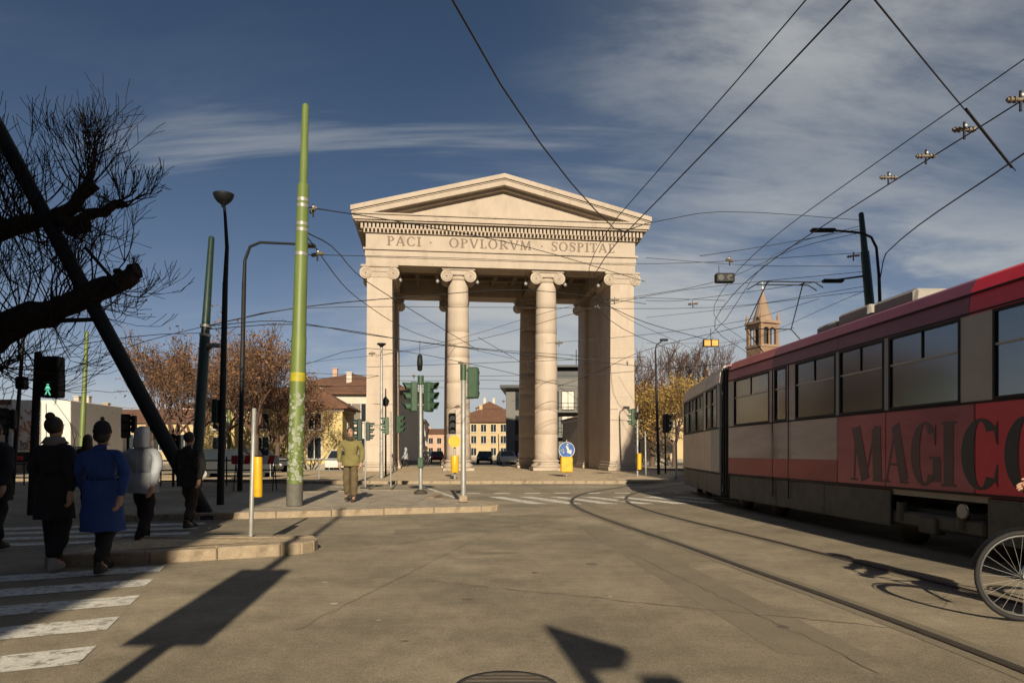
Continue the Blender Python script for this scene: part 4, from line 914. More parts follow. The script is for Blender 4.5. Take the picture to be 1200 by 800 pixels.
# ------------------------------------------------------------------ trees
BARKD = mat('dark_bark', (.028, .022, .018), .95, .45, 9, 1.0, 18, spec=.15); BARK = mat('brown_bark', (.095, .066, .05), .9, .25, 6, .5, 25)
TWIG = mat('reddish_twigs', (.11, .065, .048), .9, .2, 6)
LEAFB = mat('brown_leaves', (.17, .085, .035), .8, .45, .9); LEAFY = mat('yellow_leaves', (.17, .105, .03), .8, .5, .8, c2=(.33, .215, .05))
def rv(r): return Vector((r.uniform(-1, 1), r.uniform(-1, 1), r.uniform(-1, 1)))
def grow(mb, p, dr, ln, rad, lev, r, tips, up=.25, split=(3, 4), minr=.006, curl=.28, shrink=(.62, .8)):
    n = 4 if lev > 1 else 3; pts = [p]; rr = [rad]; d = dr.normalized()
    for i in range(n):
        d = (d+rv(r)*curl+Vector((0, 0, up*.3))).normalized(); pts.append(pts[-1]+d*ln/n); rr.append(max(minr, rad*(1-.45*(i+1)/n)))
    mb.tube(pts, rr, 3 if lev <= 2 else 5 if lev == 3 else 8, caps=False)
    if lev == 0: tips.append((pts[-1], d)); tips.append((pts[-2], d)); return
    for k in range(r.randint(*split)):
        i = r.choice((n, n, n-1, n-1, n-2)); q = pts[i]
        nd_ = (d+rv(r)*.85+Vector((0, 0, up))).normalized(); grow(mb, q, nd_, ln*r.uniform(*shrink), rr[i]*.72, lev-1, r, tips, up, split, minr, curl, shrink)
def leaves(tips, per, spread, size, r):
    mb = MB()
    for p, d in tips:
        for _ in range(per):
            c = p+rv(r)*spread; u = rv(r).normalized(); w = u.cross(rv(r)).normalized(); s = size*r.choice((.45, .6, .8, 1.0, 1.5))
            mb.add([c-u*s, c+w*s*.55, c+u*s, c-w*s*.55], [(0, 1, 2, 3)])
    return mb
def tree_data(h, seed, lev, leaf=None, per=3, spread=.35, size=.09, trunk=.28, minr=.011, up=.28, crown_from=0):
    r = random.Random(seed); tr = MB(); tips = []; top = h*.28
    tr.tube([(0, 0, -.1), (.04, 0, top*.5), (0, .05, top)], [trunk*1.25, trunk, trunk*.85], 10)
    br = MB()
    for k in range(5):
        a = 2*math.pi*k/5+r.uniform(-.4, .4); grow(br, Vector((0, 0, top*r.uniform(.75, 1))), Vector((math.cos(a)*.6, math.sin(a)*.6, .9)), h*.30, trunk*.55, lev, r, tips, up, minr=minr)
    return tr, br, (leaves(tips, per, spread, size, r) if leaf else None)
TREES = {}
def tree(kind, label, loc, h, group, sc=1.0, rz=0):
    """kinds share their mesh data"""
    if kind not in TREES:
        if kind[0] == 'brown': a = tree_data(9, 10+kind[1], 4, True, 2, .45, .085, .20, .014)
        elif kind[0] == 'yellow': a = tree_data(9, 30+kind[1], 4, True, 3, .5, .10, .22, .014, up=.14)
        else: a = tree_data(9, 50+kind[1], 4, None, trunk=.2, minr=.013, up=.4)
        lm = {'brown': LEAFB, 'yellow': LEAFY}.get(kind[0])
        TREES[kind] = (a[0].mesh('trunk', BARK), a[1].mesh('crown', TWIG), a[2].mesh('leaves', lm) if a[2] else None)
    a, b, c = TREES[kind]; s = h/9.0
    t = thing('tree', label, 'tree', loc, rz, group); t.scale = (s, s, s)
    link('trunk', a, t); link('crown', b, t)
    if c: link('leaves', c, t)
TLAB = ['brown-leaved tree directly behind the slanting beam', 'low brown-leaved tree beside the dark green leaning mast', 'tallest brown-leaved tree between the two black lamp posts', 'brown-leaved tree behind the goose-neck lamp post', 'brown-leaved tree touching the left edge of the green mast', 'leafless reddish tree rising behind the slanting beam', 'leafless reddish tree rising behind the goose-neck lamp', 'small brown-leaved tree in front of the yellow toll house']
for i, (px, dd, h, k) in enumerate(((178, 44, 8.2, ('brown', 0)), (225, 41, 7.0, ('brown', 1)), (262, 47, 9.6, ('brown', 2)), (300, 43, 8.6, ('brown', 0)), (325, 46, 7.2, ('brown', 1)), (205, 52, 9.5, ('bare', 0)), (285, 55, 10.5, ('bare', 1)), (352, 46.5, 5.0, ('brown', 2)))):
    p = W(px, 0, dd); tree(k, TLAB[i], (p.x, p.y, .1), h, 'brown autumn trees left' if k[0] == 'brown' else 'bare trees left', rz=i*1.3)
for i, (px, dd, h, k) in enumerate(((764, 60, 8.0, ('yellow', 0)), (790, 57, 7.0, ('yellow', 1)), (815, 62, 8.6, ('yellow', 0)), (845, 58, 7.8, ('yellow', 1)), (778, 72, 12.5, ('bare', 0)), (812, 74, 13, ('bare', 1)), (755, 70, 9.5, ('brown', 1)), (870, 66, 9, ('bare', 0)))):
    p = W(px, 0, dd); lab = {'yellow': 'tree with yellow autumn leaves right of the gate', 'bare': 'tall leafless tree rising behind the yellow trees', 'brown': 'brown-leaved tree close to the right pier'}[k[0]]
    lab = ['yellow-leaved tree next to the right pier', 'short yellow-leaved tree behind the dark traffic light', 'yellow-leaved tree beside the tram tail', 'yellow-leaved tree hidden mostly by the tram', 'tall leafless tree behind the tilted lamp head', 'tallest leafless tree above the tram tail', lab, 'leafless tree over the tram joint'][i]
    tree(k, lab, (p.x, p.y, .1), h, {'yellow': 'yellow trees right', 'bare': 'bare trees right'}.get(k[0], 'brown tree right'), rz=i*1.1)

# old pollarded tree at the left edge, propped by a steel frame
TD = 14.0
ft = thing('pollarded_tree', 'dark old pollarded tree with sawn limbs reaching in at left', 'tree', (W(-190, 0, TD).x, TD, 0))
o0 = Vector(ft.location); r = random.Random(21)
def L_(px, py, dd=TD): return W(px, py, dd)-o0
tr = MB(); tr.tube([Vector((0, 0, -.1)), L_(-185, 520), L_(-170, 430), L_(-150, 330), L_(-140, 240)], [.75, .62, .52, .42, .30], 14); tr.build('trunk', BARKD, ft)
limbs = [([(-165, 470), (-90, 430), (-30, 402), (20, 378), (70, 362), (115, 343), (150, 325), (163, 318)], [.44, .39, .34, .29, .235, .195, .18, .155]),
         ([(-150, 330), (-80, 290), (-20, 272), (30, 262), (62, 256), (88, 240), (109, 214)], [.32, .25, .20, .17, .15, .135, .115]),
         ([(62, 257), (90, 258), (115, 250), (135, 240), (146, 241)], [.14, .11, .10, .085, .06]), ([(70, 262), (85, 270), (103, 268), (100, 258)], [.09, .075, .07, .06]),
         ([(-145, 280), (-90, 190), (-40, 120)], [.28, .2, .12])]
lm = MB(); tips_src = []
for pts, rr in limbs:
    P = []; RR = []
    for i in range(len(pts)-1):
        for k in range(3):
            t_ = k/3; a = L_(*pts[i]); b = L_(*pts[i+1]); P.append(a.lerp(b, t_)+rv(r)*.03); RR.append((rr[i]*(1-t_)+rr[i+1]*t_)*r.uniform(.93, 1.09))
    P.append(L_(*pts[-1])); RR.append(rr[-1]); lm.tube(P, RR, 11)
rj = random.Random(2)
lm.v = [(x+.03*math.sin(9*z+7*x)+.018*math.sin(31*x+3*y)+rj.uniform(-.012, .012), y+.03*math.sin(11*x+5*z), z+.035*math.sin(8*x+2*z)+.02*math.sin(27*x-11*y)+rj.uniform(-.014, .014)) for x, y, z in lm.v]
for kx, ky, kr in ((118, 335, .09), (70, 352, .12), (40, 380, .10), (30, 255, .09), (95, 245, .07), (138, 318, .08)): lm.sphere(L_(kx, ky), kr, 9, 7, (1.2, 1, .8))
lm.build('limbs', BARKD, ft)
tw = MB(); tp_ = []
def bundle(px, py, n, ln, dirs, lev=2, rad=.022):
    for _ in range(n):
        d_ = Vector(dirs)+rv(r)*.75; grow(tw, L_(px+r.uniform(-4, 4), py+r.uniform(-4, 4)), d_, ln*r.uniform(.7, 1.2), rad*r.uniform(.7, 1.2), lev, r, tp_, .35, (3, 4), .0062, .22)
bundle(105, 216, 18, .85, (0, 0, 1)); bundle(150, 322, 3, .3, (.2, 0, .6), 2, .012); bundle(92, 232, 6, .8, (-.3, 0, 1)); bundle(140, 240, 9, .55, (.6, 0, .4)); bundle(100, 262, 5, .6, (.5, 0, -.1))
for px, py in ((-20, 270), (0, 266), (15, 262), (35, 258)): bundle(px, py, 6, 1.0, (.1, 0, 1.1))
for px, py in ((0, 380), (30, 372), (60, 362), (85, 352), (110, 342), (60, 362), (20, 376)): bundle(px, py, 4, 1.15, (.05, 0, 1))
for px, py in ((70, 262), (40, 266), (10, 270)): bundle(px, py, 4, .9, (.2, 0, -.8))
for px, py in ((60, 372), (100, 352), (20, 392), (-10, 402), (130, 336)): bundle(px, py, 4, .9, (.5, 0, -.7), 2, .018)
for px, py in ((0, 430), (-30, 440)): bundle(px, py, 5, 1.2, (1, 0, -.15), 2, .02)
stuff(tw.build('twigs', BARKD, ft))
pr_ = thing('tree_prop', 'dark straight slanting steel beam with bracket propping the old tree', 'prop', G(244, 607))
b0 = Vector(pr_.location)
MB().tube([Vector((0, 0, 0)), W(198, 524, TD)-b0, W(0, 155, TD)-b0, W(-40, 80, TD)-b0], .15, 10).build('beam', BLACKP, pr_)
MB().tube([W(10, 378, TD)-b0, W(115, 374, TD)-b0], .045, 8).build('bracket', BLACKP, pr_); MB().tube([W(100, 290, TD-.2)-b0, W(138, 334, TD-.2)-b0], .035, 8).build('tie_rod', BLACKP, pr_)
MB().lathe([(.35, 0), (.35, .08), (.2, .12)], 14).build('foot_plate', GROOVE, pr_)

# ------------------------------------------------------------------ overhead wires
def wire(pts, r, label, group, sag=.0, name='overhead_wire'):
    pts = [Vector(p) for p in pts]; P = []; n_ = len(pts)
    for i in range(n_-1):
        p0 = pts[max(i-1, 0)]; p1 = pts[i]; p2 = pts[i+1]; p3 = pts[min(i+2, n_-1)]; h = (p2-p1).length
        m1 = (p2-p0)*(h/max(1e-6, (p2-p1).length+(p1-p0).length)) if i else (p2-p1); m2 = (p3-p1)*(h/max(1e-6, (p3-p2).length+(p2-p1).length)) if i < n_-2 else (p2-p1)
        n = max(3, int(h/1.5))
        for k in range(n):
            t_ = k/n; P.append(p1*(2*t_**3-3*t_*t_+1)+m1*(t_**3-2*t_*t_+t_)+p2*(-2*t_**3+3*t_*t_)+m2*(t_**3-t_*t_))
    P.append(pts[-1]); mb = MB(); mb.tube(P, r, 5, caps=False); return tag(mb.build(name, WIRE, None), label, 'wire', group)
ZW = 5.75
for C, f, lab in ((C1, c1, 'trolley wire and carrier above the empty track'), (C2, c2, 'trolley wire and carrier above the tram')):
    ys = [-2, 4, 8, 12, 16, 20, 25, 30, 36, 44, 52, 66]
    wire([(f(y)-.25, y, ZW) for y in ys], .0105, lab, 'trolley wires', .02); wire([(f(y)-.28, y, ZW+.48) for i, y in enumerate(ys)], .0085, lab, 'trolley wires', .12)
wire([(-.75, 3, 5.9), W(530, 0, 6.9), W(720, 268, 15.0), W(757, 262, 17.5)], .012, 'bold single wire slanting down across the sky to the gate corner', None)
wire([W(1025, 0, 7.2), W(1100, 92, 9.5), W(1190, 200, 14)], .011, 'wire slanting down to the right above the tram', None)
wire([W(1300, 115, 9), W(1200, 180, 13), W(1038, 297, 22.5), W(1030, 335, 23)], .018, 'thick stay wire running down to the lamp behind the tram', None)
wire([W(1132, 128, 10), W(1186, 196, 11.6)], .022, 'short crossbar wire joining the two trolley lines', None)
gp1, gp2, gp3 = gb+gv*.745, gb+gv*.685, gb+gv*.625; lp1, lp2 = Vector((W(228, 0, 21).x, 21, 0))+(W(248, 277, 21)-Vector((W(228, 0, 21).x, 21, 0)))*.655, None
rp = W(1015, 300, 24); rp2 = W(1017, 325, 24)
SP = 'span wires across the crossing'
SL = 'thin dark span wire crossing in front of the gate'
spans = [(gp3, W(520, 302, 22), W(770, 309, 23), W(1014, 296, 24)), (gp2, W(420, 350, 26), W(500, 395, 40), W(600, 420, 55)), (gp1, W(480, 262, 22), W(620, 290, 28), W(756, 330, 34)), (gp2, W(388, 288, 18), W(430, 330, 24), W(560, 410, 40)),
         (lp1, W(340, 362, 22), W(560, 360, 25), W(840, 360, 26), W(1020, 340, 24)), (lp1, W(345, 361, 20), W(480, 348, 24), W(620, 340, 30), W(757, 356, 36)), (lp1, W(330, 376, 24), W(430, 392, 30), W(560, 408, 38), W(700, 418, 45)), (lp1, W(170, 400, 19), W(60, 440, 17)), (lp1+Vector((0, 0, -.2)), W(150, 395, 17), W(-30, 425, 14)),
         (W(240, 386, 21), W(350, 380, 23), W(500, 402, 28), W(700, 424, 33), W(760, 430, 38)), (W(102, 392, 38), W(270, 428, 40), W(440, 440, 44), W(620, 440, 50), W(757, 440, 56)), (W(102, 410, 38), W(300, 452, 42), W(430, 452, 48), W(640, 456, 55), W(757, 452, 60)),
         (W(269, 442, 48), W(360, 425, 40), W(440, 416, 36), W(560, 398, 30), W(700, 360, 24), W(800, 340, 24), W(1014, 318, 24)), (W(440, 418, 36), W(540, 396, 36), W(640, 366, 33), W(720, 350, 30), W(850, 352, 26)),
         (W(355, 428, 38), W(430, 408, 36), W(540, 424, 38), W(660, 452, 44)), (W(560, 395, 40), W(620, 430, 45), W(680, 470, 60)), (W(600, 470, 60), W(690, 440, 50), W(757, 410, 40), W(880, 380, 34)), (W(757, 372, 40), W(850, 362, 34), W(1016, 335, 24)), (W(757, 402, 46), W(860, 400, 40), W(1016, 340, 24)),
         (W(640, 402, 32), W(757, 392, 32), W(870, 376, 30), W(960, 350, 26)), (W(760, 430, 40), W(840, 408, 34), W(930, 384, 28)), (W(700, 352, 26), W(757, 378, 30), W(830, 398, 33)), (W(757, 352, 30), W(800, 352, 28), W(1016, 322, 24)), (W(680, 440, 40), W(780, 432, 40), W(880, 424, 38)), (W(430, 430, 40), W(600, 424, 40), W(757, 418, 40)), (W(360, 442, 45), W(480, 446, 45), W(600, 446, 46), W(757, 462, 48)),
         (W(757, 262, 18), W(845, 248, 20), W(1010, 258, 24)), (W(757, 302, 26), W(880, 311, 28), W(1014, 312, 24)), (W(820, 300, 20), W(900, 288, 22), W(1011, 268, 24)), (W(760, 455, 50), W(850, 375, 24), W(905, 300, 22), W(1011, 264, 24)), (W(742, 348, 30), W(848, 328, 25), W(930, 292, 24), W(1011, 272, 24))]
rw = random.Random(4)
for s_ in spans: wire(s_, .0095 if s_[-1].y < 30 else .015, SL, SP, .08)
# catenary fittings
def fitting(p, s, label, cat='insulator', group=None, rz=0):
    t = thing('wire_insulator', label, cat, p, rz, group)
    b_ = MB(); b_.tube([(-.24*s, 0, 0), (.24*s, 0, 0)], .035*s, 7)
    for k in (-.18, -.1, .1, .18): b_.tube([(k*s-.012, 0, 0), (k*s+.012, 0, 0)], .06*s, 9)
    b_.build('bar', mat('insulator_brown', (.16, .13, .10), .5, .2, 9), t); MB().tube([(0, 0, .16*s), (0, 0, -.2*s)], .025*s, 6).build('hanger', BLACKP, t); c_ = MB(); c_.sphere((.02, 0, .08*s), .035*s, 8, 6); c_.build('cap', WHITEP, t)
for px, py, dd in ((1130, 152, 10.4), (1085, 183, 12.4), (1041, 208, 14.4), (1196, 117, 8.8)): fitting(W(px, py, dd), .72, 'grey insulator bar hanging on the wires over the tram', group='insulators over the tram')
for px, py, dd in ((855, 305, 22), (720, 352, 28), (700, 360, 30), (655, 402, 34), (590, 470, 60), (436, 414, 36), (485, 440, 38), (540, 425, 40), (735, 425, 38), (812, 356, 27), (1000, 300, 23), (372, 298, 17), (367, 246, 16)): fitting(W(px, py, dd), .8, 'small dark fitting where span wires meet before the gate', group='span wire fittings', rz=px*.1)
t = thing('hanging_signal', 'dark rectangular signal box hung from wires above the road', 'signal', W(849, 326, 25)); MB().bbox((-.34, -.12, -.17), (.34, .12, .17), .04).build('box', BLACKP, t)
for sx in (-.16, .16): MB().lathe([(.11, -.01), (.11, .01)], 14).build('lens', LENSD, t); t.children[-1].location = (sx, -.125, 0); t.children[-1].rotation_euler = (R(90), 0, 0)
MB().tube([(-.2, 0, .17), (-.2, 0, .45)], .012, 5).build('hanger', BLACKP, t)
AMB = mat('amber_panel', (.62, .30, .03), .5, .2, 6)
t = thing('hanging_sign', 'small orange two-field sign hung from wires over the tram tail', 'sign', W(833, 402, 24)); MB().bbox((-.27, -.05, -.13), (.27, .05, .13), .02).build('board', BLACKP, t)
for sx in (-.13, .13): MB().bbox((sx-.105, -.058, -.10), (sx+.105, -.051, .10), .003).build('panel', AMB, t)
MB().tube([(0, 0, .13), (0, 0, .5)], .012, 5).build('hanger', BLACKP, t)
t = thing('hanging_insulator', 'dark vertical weight hanging between the pier and the first column', 'insulator', W(492, 425, 38)); MB().lathe([(.05, .45), (.13, .4), (.16, .0), (.13, -.4), (.05, -.45)], 10).build('weight', BLACKP, t); MB().tube([(0, 0, .45), (0, 0, 1.2)], .015, 5).build('hanger', BLACKP, t)

# ------------------------------------------------------------------ vehicles
def car(label, loc, rz, m, group=None):
    t = thing('parked_car', label, 'car', loc, rz, group); Wd, Ln = .86, 4.1                # nose toward -y
    prof = [(-2.0, .35), (-2.05, .62), (-1.9, .80), (-1.0, .95), (-.95, .96), (1.75, 1.0), (1.98, .92), (2.05, .55), (2.0, .32)]
    def ext(p, w0): mb = MB(); n = len(p); vs = [(-w0, a, z) for a, z in p]+[(-w0-.03 if .5 < z < .9 else -w0, a, z) for a, z in p]; return mb
    mb = MB(); n = len(prof); xs = (-Wd, -Wd-.0, Wd); vs = []
    for x, ins in ((-Wd, .04), (-Wd+.06, 0), (Wd-.06, 0), (Wd, .04)):
        for a, z in prof: vs.append((x, a*(1-ins), z-(ins*.5 if z > .9 else 0)))
    fs = [tuple(range(n)), tuple(range(3*n, 4*n))]
    for k in range(3):
        for i in range(n): fs.append((k*n+i, k*n+(i+1) % n, (k+1)*n+(i+1) % n, (k+1)*n+i))
    mb.add(vs, fs); mb.build('body', m, t)
    gh = MB(); lo = [(-1.05, .95), (1.85, .98)]; hi = [(-.35, 1.44), (1.45, 1.46)]
    vs = [(-.80, lo[0][0], lo[0][1]), (.80, lo[0][0], lo[0][1]), (.80, lo[1][0], lo[1][1]), (-.80, lo[1][0], lo[1][1]), (-.62, hi[0][0], hi[0][1]), (.62, hi[0][0], hi[0][1]), (.62, hi[1][0], hi[1][1]), (-.62, hi[1][0], hi[1][1])]
    gh.add(vs, [(0, 1, 5, 4), (1, 2, 6, 5), (2, 3, 7, 6), (3, 0, 4, 7)]); gh.build('windows', GLASSD, t)
    rf_ = MB(); rf_.bbox((-.64, hi[0][0]-.03, 1.44), (.64, hi[1][0]+.03, 1.49), .02)
    for sx in (-1, 1):
        for (y0, z0), (y1, z1) in (((-1.05, .95), (-.35, 1.45)), ((.45, .97), (.45, 1.45)), ((1.85, .98), (1.45, 1.46))): rf_.tube([(sx*.81, y0, z0), (sx*.63, y1, z1)], .04, 5)
    rf_.build('roof', m, t)
    for sx in (-1, 1):
        for yy in (-1.28, 1.28):
            w_ = MB(); w_.tube([(sx*.70, yy, .30), (sx*.88, yy, .30)], .30, 18); wo_ = w_.build('wheel', RUBBER, t); MB().tube([(sx*.87, yy, .30), (sx*.89, yy, .30)], .18, 12).build('rim', GREYP, wo_)
        MB().bbox((sx*.68-.14, -2.05, .62), (sx*.68+.14, -1.93, .76), .03).build('headlight', WHITEP, t); MB().bbox((sx*.70-.1, 1.98, .68), (sx*.70+.1, 2.06, .9), .03).build('taillight', REDP, t)
    return t
CARW = mat('car_white', (.55, .55, .54), .3, .05, 3); CARD = mat('car_dark', (.03, .034, .04), .3, .1, 3); CARR = mat('car_red', (.30, .02, .02), .3, .1, 3); CARB = mat('car_blue', (.03, .07, .16), .3, .1, 3)
car('white parked car partly hidden behind the man in olive', (-11.6, 47.5, 0), R(8), CARW)
car('dark parked car beside the yellow house', (-16.5, 46.3, .13), R(95), CARD)
car('dark car waiting far beyond the gate between the columns', (-3.2, 82, 0), R(0), CARD); car('white car far beyond the gate beside the office block', (-.6, 76, 0), R(8), CARW)
car('red car in the far street through the left bay', (-9.8, 92, 0), R(6), CARR); car('blue car in the far street behind the red one', (-10.9, 99, 0), R(6), CARB)
car('dark parked car in the shade behind the long railing', (-21, 34, .13), R(80), CARD); car('second dark parked car in the shade under the brown trees', (-13.6, 34.5, 0), R(96), CARD)
# white box truck with graffiti
tk = thing('box_truck', 'white box truck with orange graffiti parked behind the railing', 'truck', (W(48, 0, 40).x, 40, .0), R(4))
MB().bbox((-1.62, 0, 1.35), (1.62, 6.2, 4.32), .04).build('box', WHITEP, tk); MB().box((-1.5, .2, .75), (1.5, 7.8, 1.34)).build('chassis', BLACKP, tk); MB().bbox((-1.2, 6.3, .8), (1.2, 8.0, 3.1), .1).build('cab', WHITEP, tk)
for sx in (-1, 1):
    for yy in (1.4, 6.9): MB().tube([(sx*1.0, yy, .48), (sx*1.3, yy, .48)], .48, 18).build('wheel', RUBBER, tk)
    MB().bbox((sx*1.2-.2, -.05, .9), (sx*1.2+.2, .19, 1.12), .02).build('taillight', REDP, tk)
dr = MB(); dr.box((-.02, -.012, 1.45), (.02, -.001, 4.2)); dr.tube([(.3, -.04, 1.5), (.3, -.04, 4.1)], .025, 6); dr.tube([(-.3, -.04, 1.5), (-.3, -.04, 4.1)], .025, 6); dr.box((.55, -.03, 2.7), (.9, -.001, 2.78)); dr.build('door_bars', GREYP, tk)
GRA = mat('graffiti_orange', (.50, .17, .07), .7, .3, 5); GRB = mat('graffiti_grey', (.22, .2, .2), .7, .3, 5)
gr = random.Random(14)
for k in range(16):
    x = gr.uniform(-1.45, -.25); z = gr.uniform(1.6, 3.9); P = [(x, -.004-.001*k, z)]
    for _ in range(7): P.append((min(-.1, max(-1.55, P[-1][0]+gr.uniform(-.35, .35))), P[0][1], min(4.2, max(1.5, P[-1][2]+gr.uniform(-.3, .3)))))
    MB().tube(P, gr.uniform(.02, .055), 5).build('graffiti_stroke', (GRA, GRA, GRB)[k % 3], tk)
building('kiosk', 'pale billboard wall at the far left edge behind the dark poles', W(-60, 0, 42).x, 42, 0, 3.9, 2, 4.2, WHITEW, 'flat', .2, .05, trim=False, cat='kiosk')

# ------------------------------------------------------------------ people
SKIN = mat('skin', (.42, .24, .17), .6, .08, 8); HAIRD = mat('dark_hair', (.018, .013, .010), .6, .3, 30); SHOE = mat('shoe_dark', (.02, .018, .017), .6, .2, 8)
def cloth(n, c): return mat('cloth_'+n, c, .92, .18, 5, .5, 9)
def skin_geo(J, E_, root):
    """J: name -> (pos, rx, ry); grows one surface over the joints"""
    names = list(J); ix = {k: i for i, k in enumerate(names)}
    me = bpy.data.meshes.new('tmp'); me.from_pydata([J[k][0] for k in names], [(ix[a], ix[b]) for a, b in E_], [])
    o = bpy.data.objects.new('tmp', me); col.objects.link(o); m = o.modifiers.new('Skin', 'SKIN'); m.use_smooth_shade = True; m.branch_smoothing = .6
    for k in names:
        v = me.skin_vertices[0].data[ix[k]]; v.radius = J[k][1:3]; v.use_root = (k == root)
    s = o.modifiers.new('Sub', 'SUBSURF'); s.levels = 2; s.render_levels = 2
    dg = bpy.context.evaluated_depsgraph_get(); ev = o.evaluated_get(dg); em = ev.to_mesh()
    vs = [tuple(v.co) for v in em.vertices]; fs = [tuple(p.vertices) for p in em.polygons]; ev.to_mesh_clear()
    bpy.data.objects.remove(o); bpy.data.meshes.remove(me); return vs, fs
def ring_loft(rings, n=22, wr=0.0, seed=1, cap=False):
    """rings: (cx, cy, z, rx, ry)"""
    r = random.Random(seed); ph = [r.uniform(0, 6.28) for _ in range(4)]; vs = []; fs = []
    for j, (cx, cy, z, rx, ry) in enumerate(rings):
        for k in range(n):
            a = 2*math.pi*k/n; w = 1+wr*(j/len(rings))*(math.sin(5*a+ph[0])+.6*math.sin(8*a+ph[1]))
            vs.append((cx+rx*w*math.cos(a), cy+ry*w*math.sin(a), z))
    for j in range(len(rings)-1):
        for k in range(n): fs.append((j*n+k, j*n+(k+1) % n, (j+1)*n+(k+1) % n, (j+1)*n+k))
    return vs, fs
def person(label, loc, face, h, coat_m, trou_m, head, hem=.82, stride=.22, swing=.18, wide=1.0, seed=0, hair_m=None, head_m=None, flare=1.0, elbows=.05, scarf=None, group=None, sit=None, shoe=None):
    """local +y is where the person faces"""
    t = thing('person', label, 'person', loc, face, group); s = h/1.75; t.scale = (s, s, s); S = stride
    kl, kr = (S*.55, -S*.15); al, ar = (S*.9, -S*1.1)
    legs = {'pel': ((0, 0, .95), .13, .11)}
    J = {'pel': ((0, 0, .95), .10, .085), 'sp': ((0, .0, 1.12), .09, .07), 'ch': ((0, .0, 1.28), .10, .075), 'nk0': ((0, -.005, 1.43), .05, .05), 'nk': ((0, .005, 1.51), .05, .05), 'hb': ((0, .025, 1.585), .068, .078), 'hd': ((0, .02, 1.66), .078, .092), 'ht': ((0, .01, 1.725), .05, .06)}
    E_ = [('pel', 'sp'), ('sp', 'ch'), ('ch', 'nk0'), ('nk0', 'nk'), ('nk', 'hb'), ('hb', 'hd'), ('hd', 'ht')]
    if sit:
        hipz, leg = .95, sit
    for sx, kn, an, n in ((-1, kl, al, 'l'), (1, kr, ar, 'r')):
        if sit:
            kp, ap = sit[n]
        else: kp, ap = (sx*.10, kn+.02, .51), (sx*.095, an, .095 if an > 0 else .13)
        J['h'+n] = ((sx*.095, 0, .90), .085, .085); J['k'+n] = (kp, .056, .06); J['a'+n] = (ap, .04, .045); J['t'+n] = ((ap[0]+sx*.02, ap[1]+.14, max(.04, ap[2]-.055)), .035, .03)
        E_ += [('pel', 'h'+n), ('h'+n, 'k'+n), ('k'+n, 'a'+n), ('a'+n, 't'+n)]
        sw = swing*(-sx)
        J['s'+n] = ((sx*.165, -.005, 1.36), .045, .045); J['e'+n] = ((sx*(.22+elbows), -.03+sw*.45, 1.14), .044, .044); J['w'+n] = ((sx*(.23+elbows*.7), .05+sw*1.25, .90), .03, .026)
        if sit: J['e'+n] = ((sx*.27, .22, 1.22), .044, .044); J['w'+n] = ((sx*.26, .45, 1.12), .03, .026)
        E_ += [('ch', 's'+n), ('s'+n, 'e'+n), ('e'+n, 'w'+n)]
    vs, fs = skin_geo(J, E_, 'pel'); body = MB().add(vs, fs, True)
    for sx, n in ((-1, 'l'), (1, 'r')):                    # hands: palm, four fingers, thumb
        w = Vector(J['w'+n][0]); e = Vector(J['e'+n][0]); d_ = (w-e).normalized(); side = Vector((0, 1, 0))-d_*d_.y; side.normalize(); inn = d_.cross(side)*(1 if sx < 0 else -1)
        if inn.x*sx > 0: inn = -inn
        body.tube([w-d_*.02, w+d_*.03, w+d_*.085, w+d_*.10], [.027, .036, .036, .028], 9)
        for i, ln in enumerate((.068, .076, .072, .056)):
            q = w+d_*.09+side*(.027-.018*i); body.tube([q, q+d_*ln*.5+inn*.008, q+d_*ln*.85+inn*.03, q+d_*ln*.95+inn*.045], [.0095, .009, .008, .006], 6)
        q = w+d_*.035+side*.028; body.tube([q, q+side*.025+d_*.025+inn*.012, q+side*.03+d_*.055+inn*.02], [.012, .0105, .008], 6)
    # face: nose, ears, brow, mouth, eyes
    body.tube([(0, .098, 1.665), (0, .122, 1.63), (0, .112, 1.615)], [.010, .016, .012], 7)
    for sx in (-1, 1): body.sphere((sx*.085, .01, 1.645), .03, 8, 6, (.35, .7, 1.1))
    body.build('body', SKIN, t)
    fe = MB()
    for sx in (-1, 1): fe.sphere((sx*.032, .098, 1.66), .010, 7, 5, (1.3, .6, .7)); fe.tube([(sx*.015, .106, 1.682), (sx*.05, .096, 1.684)], .0055, 5)
    fe.tube([(-.024, .100, 1.583), (0, .108, 1.582), (.024, .100, 1.583)], .006, 5); fe.build('facial_features', HAIRD, t)
    # trousers
    T = {'pel': ((0, 0, .95), .12, .10)}; TE = []
    for sx, n in ((-1, 'l'), (1, 'r')):
        kp = J['k'+n][0]; ap = J['a'+n][0]; T['h'+n] = ((sx*.085, 0, .86), .098, .098); T['k'+n] = (kp, .080*flare, .082*flare); T['a'+n] = ((ap[0], ap[1]-.005, ap[2]+.02), .068*flare, .074*flare); TE += [('pel', 'h'+n), ('h'+n, 'k'+n), ('k'+n, 'a'+n)]
    vs, fs = skin_geo(T, TE, 'pel'); vs = [(x+.008*math.sin(31*z+seed)*math.sin(3+9*x), y+.010*math.sin(27*z+2*seed+14*x), z) for x, y, z in vs]; MB().add(vs, fs, True).build('trousers', trou_m, t)
    for n in 'lr':
        a = Vector(J['a'+n][0]); z0 = a.z-.095; sh = MB(); v_, f_ = ring_loft([(a.x, a.y+.06, z0, .045, .135), (a.x, a.y+.06, z0+.03, .05, .14), (a.x, a.y+.05, z0+.06, .048, .12), (a.x, a.y+.0, z0+.10, .045, .06), (a.x, a.y-.01, z0+.14, .04, .045)], 14)
        sh.add(v_, f_, True); sh.add(v_[:14], [tuple(range(14))]); sh.build('shoe', shoe or SHOE, t)
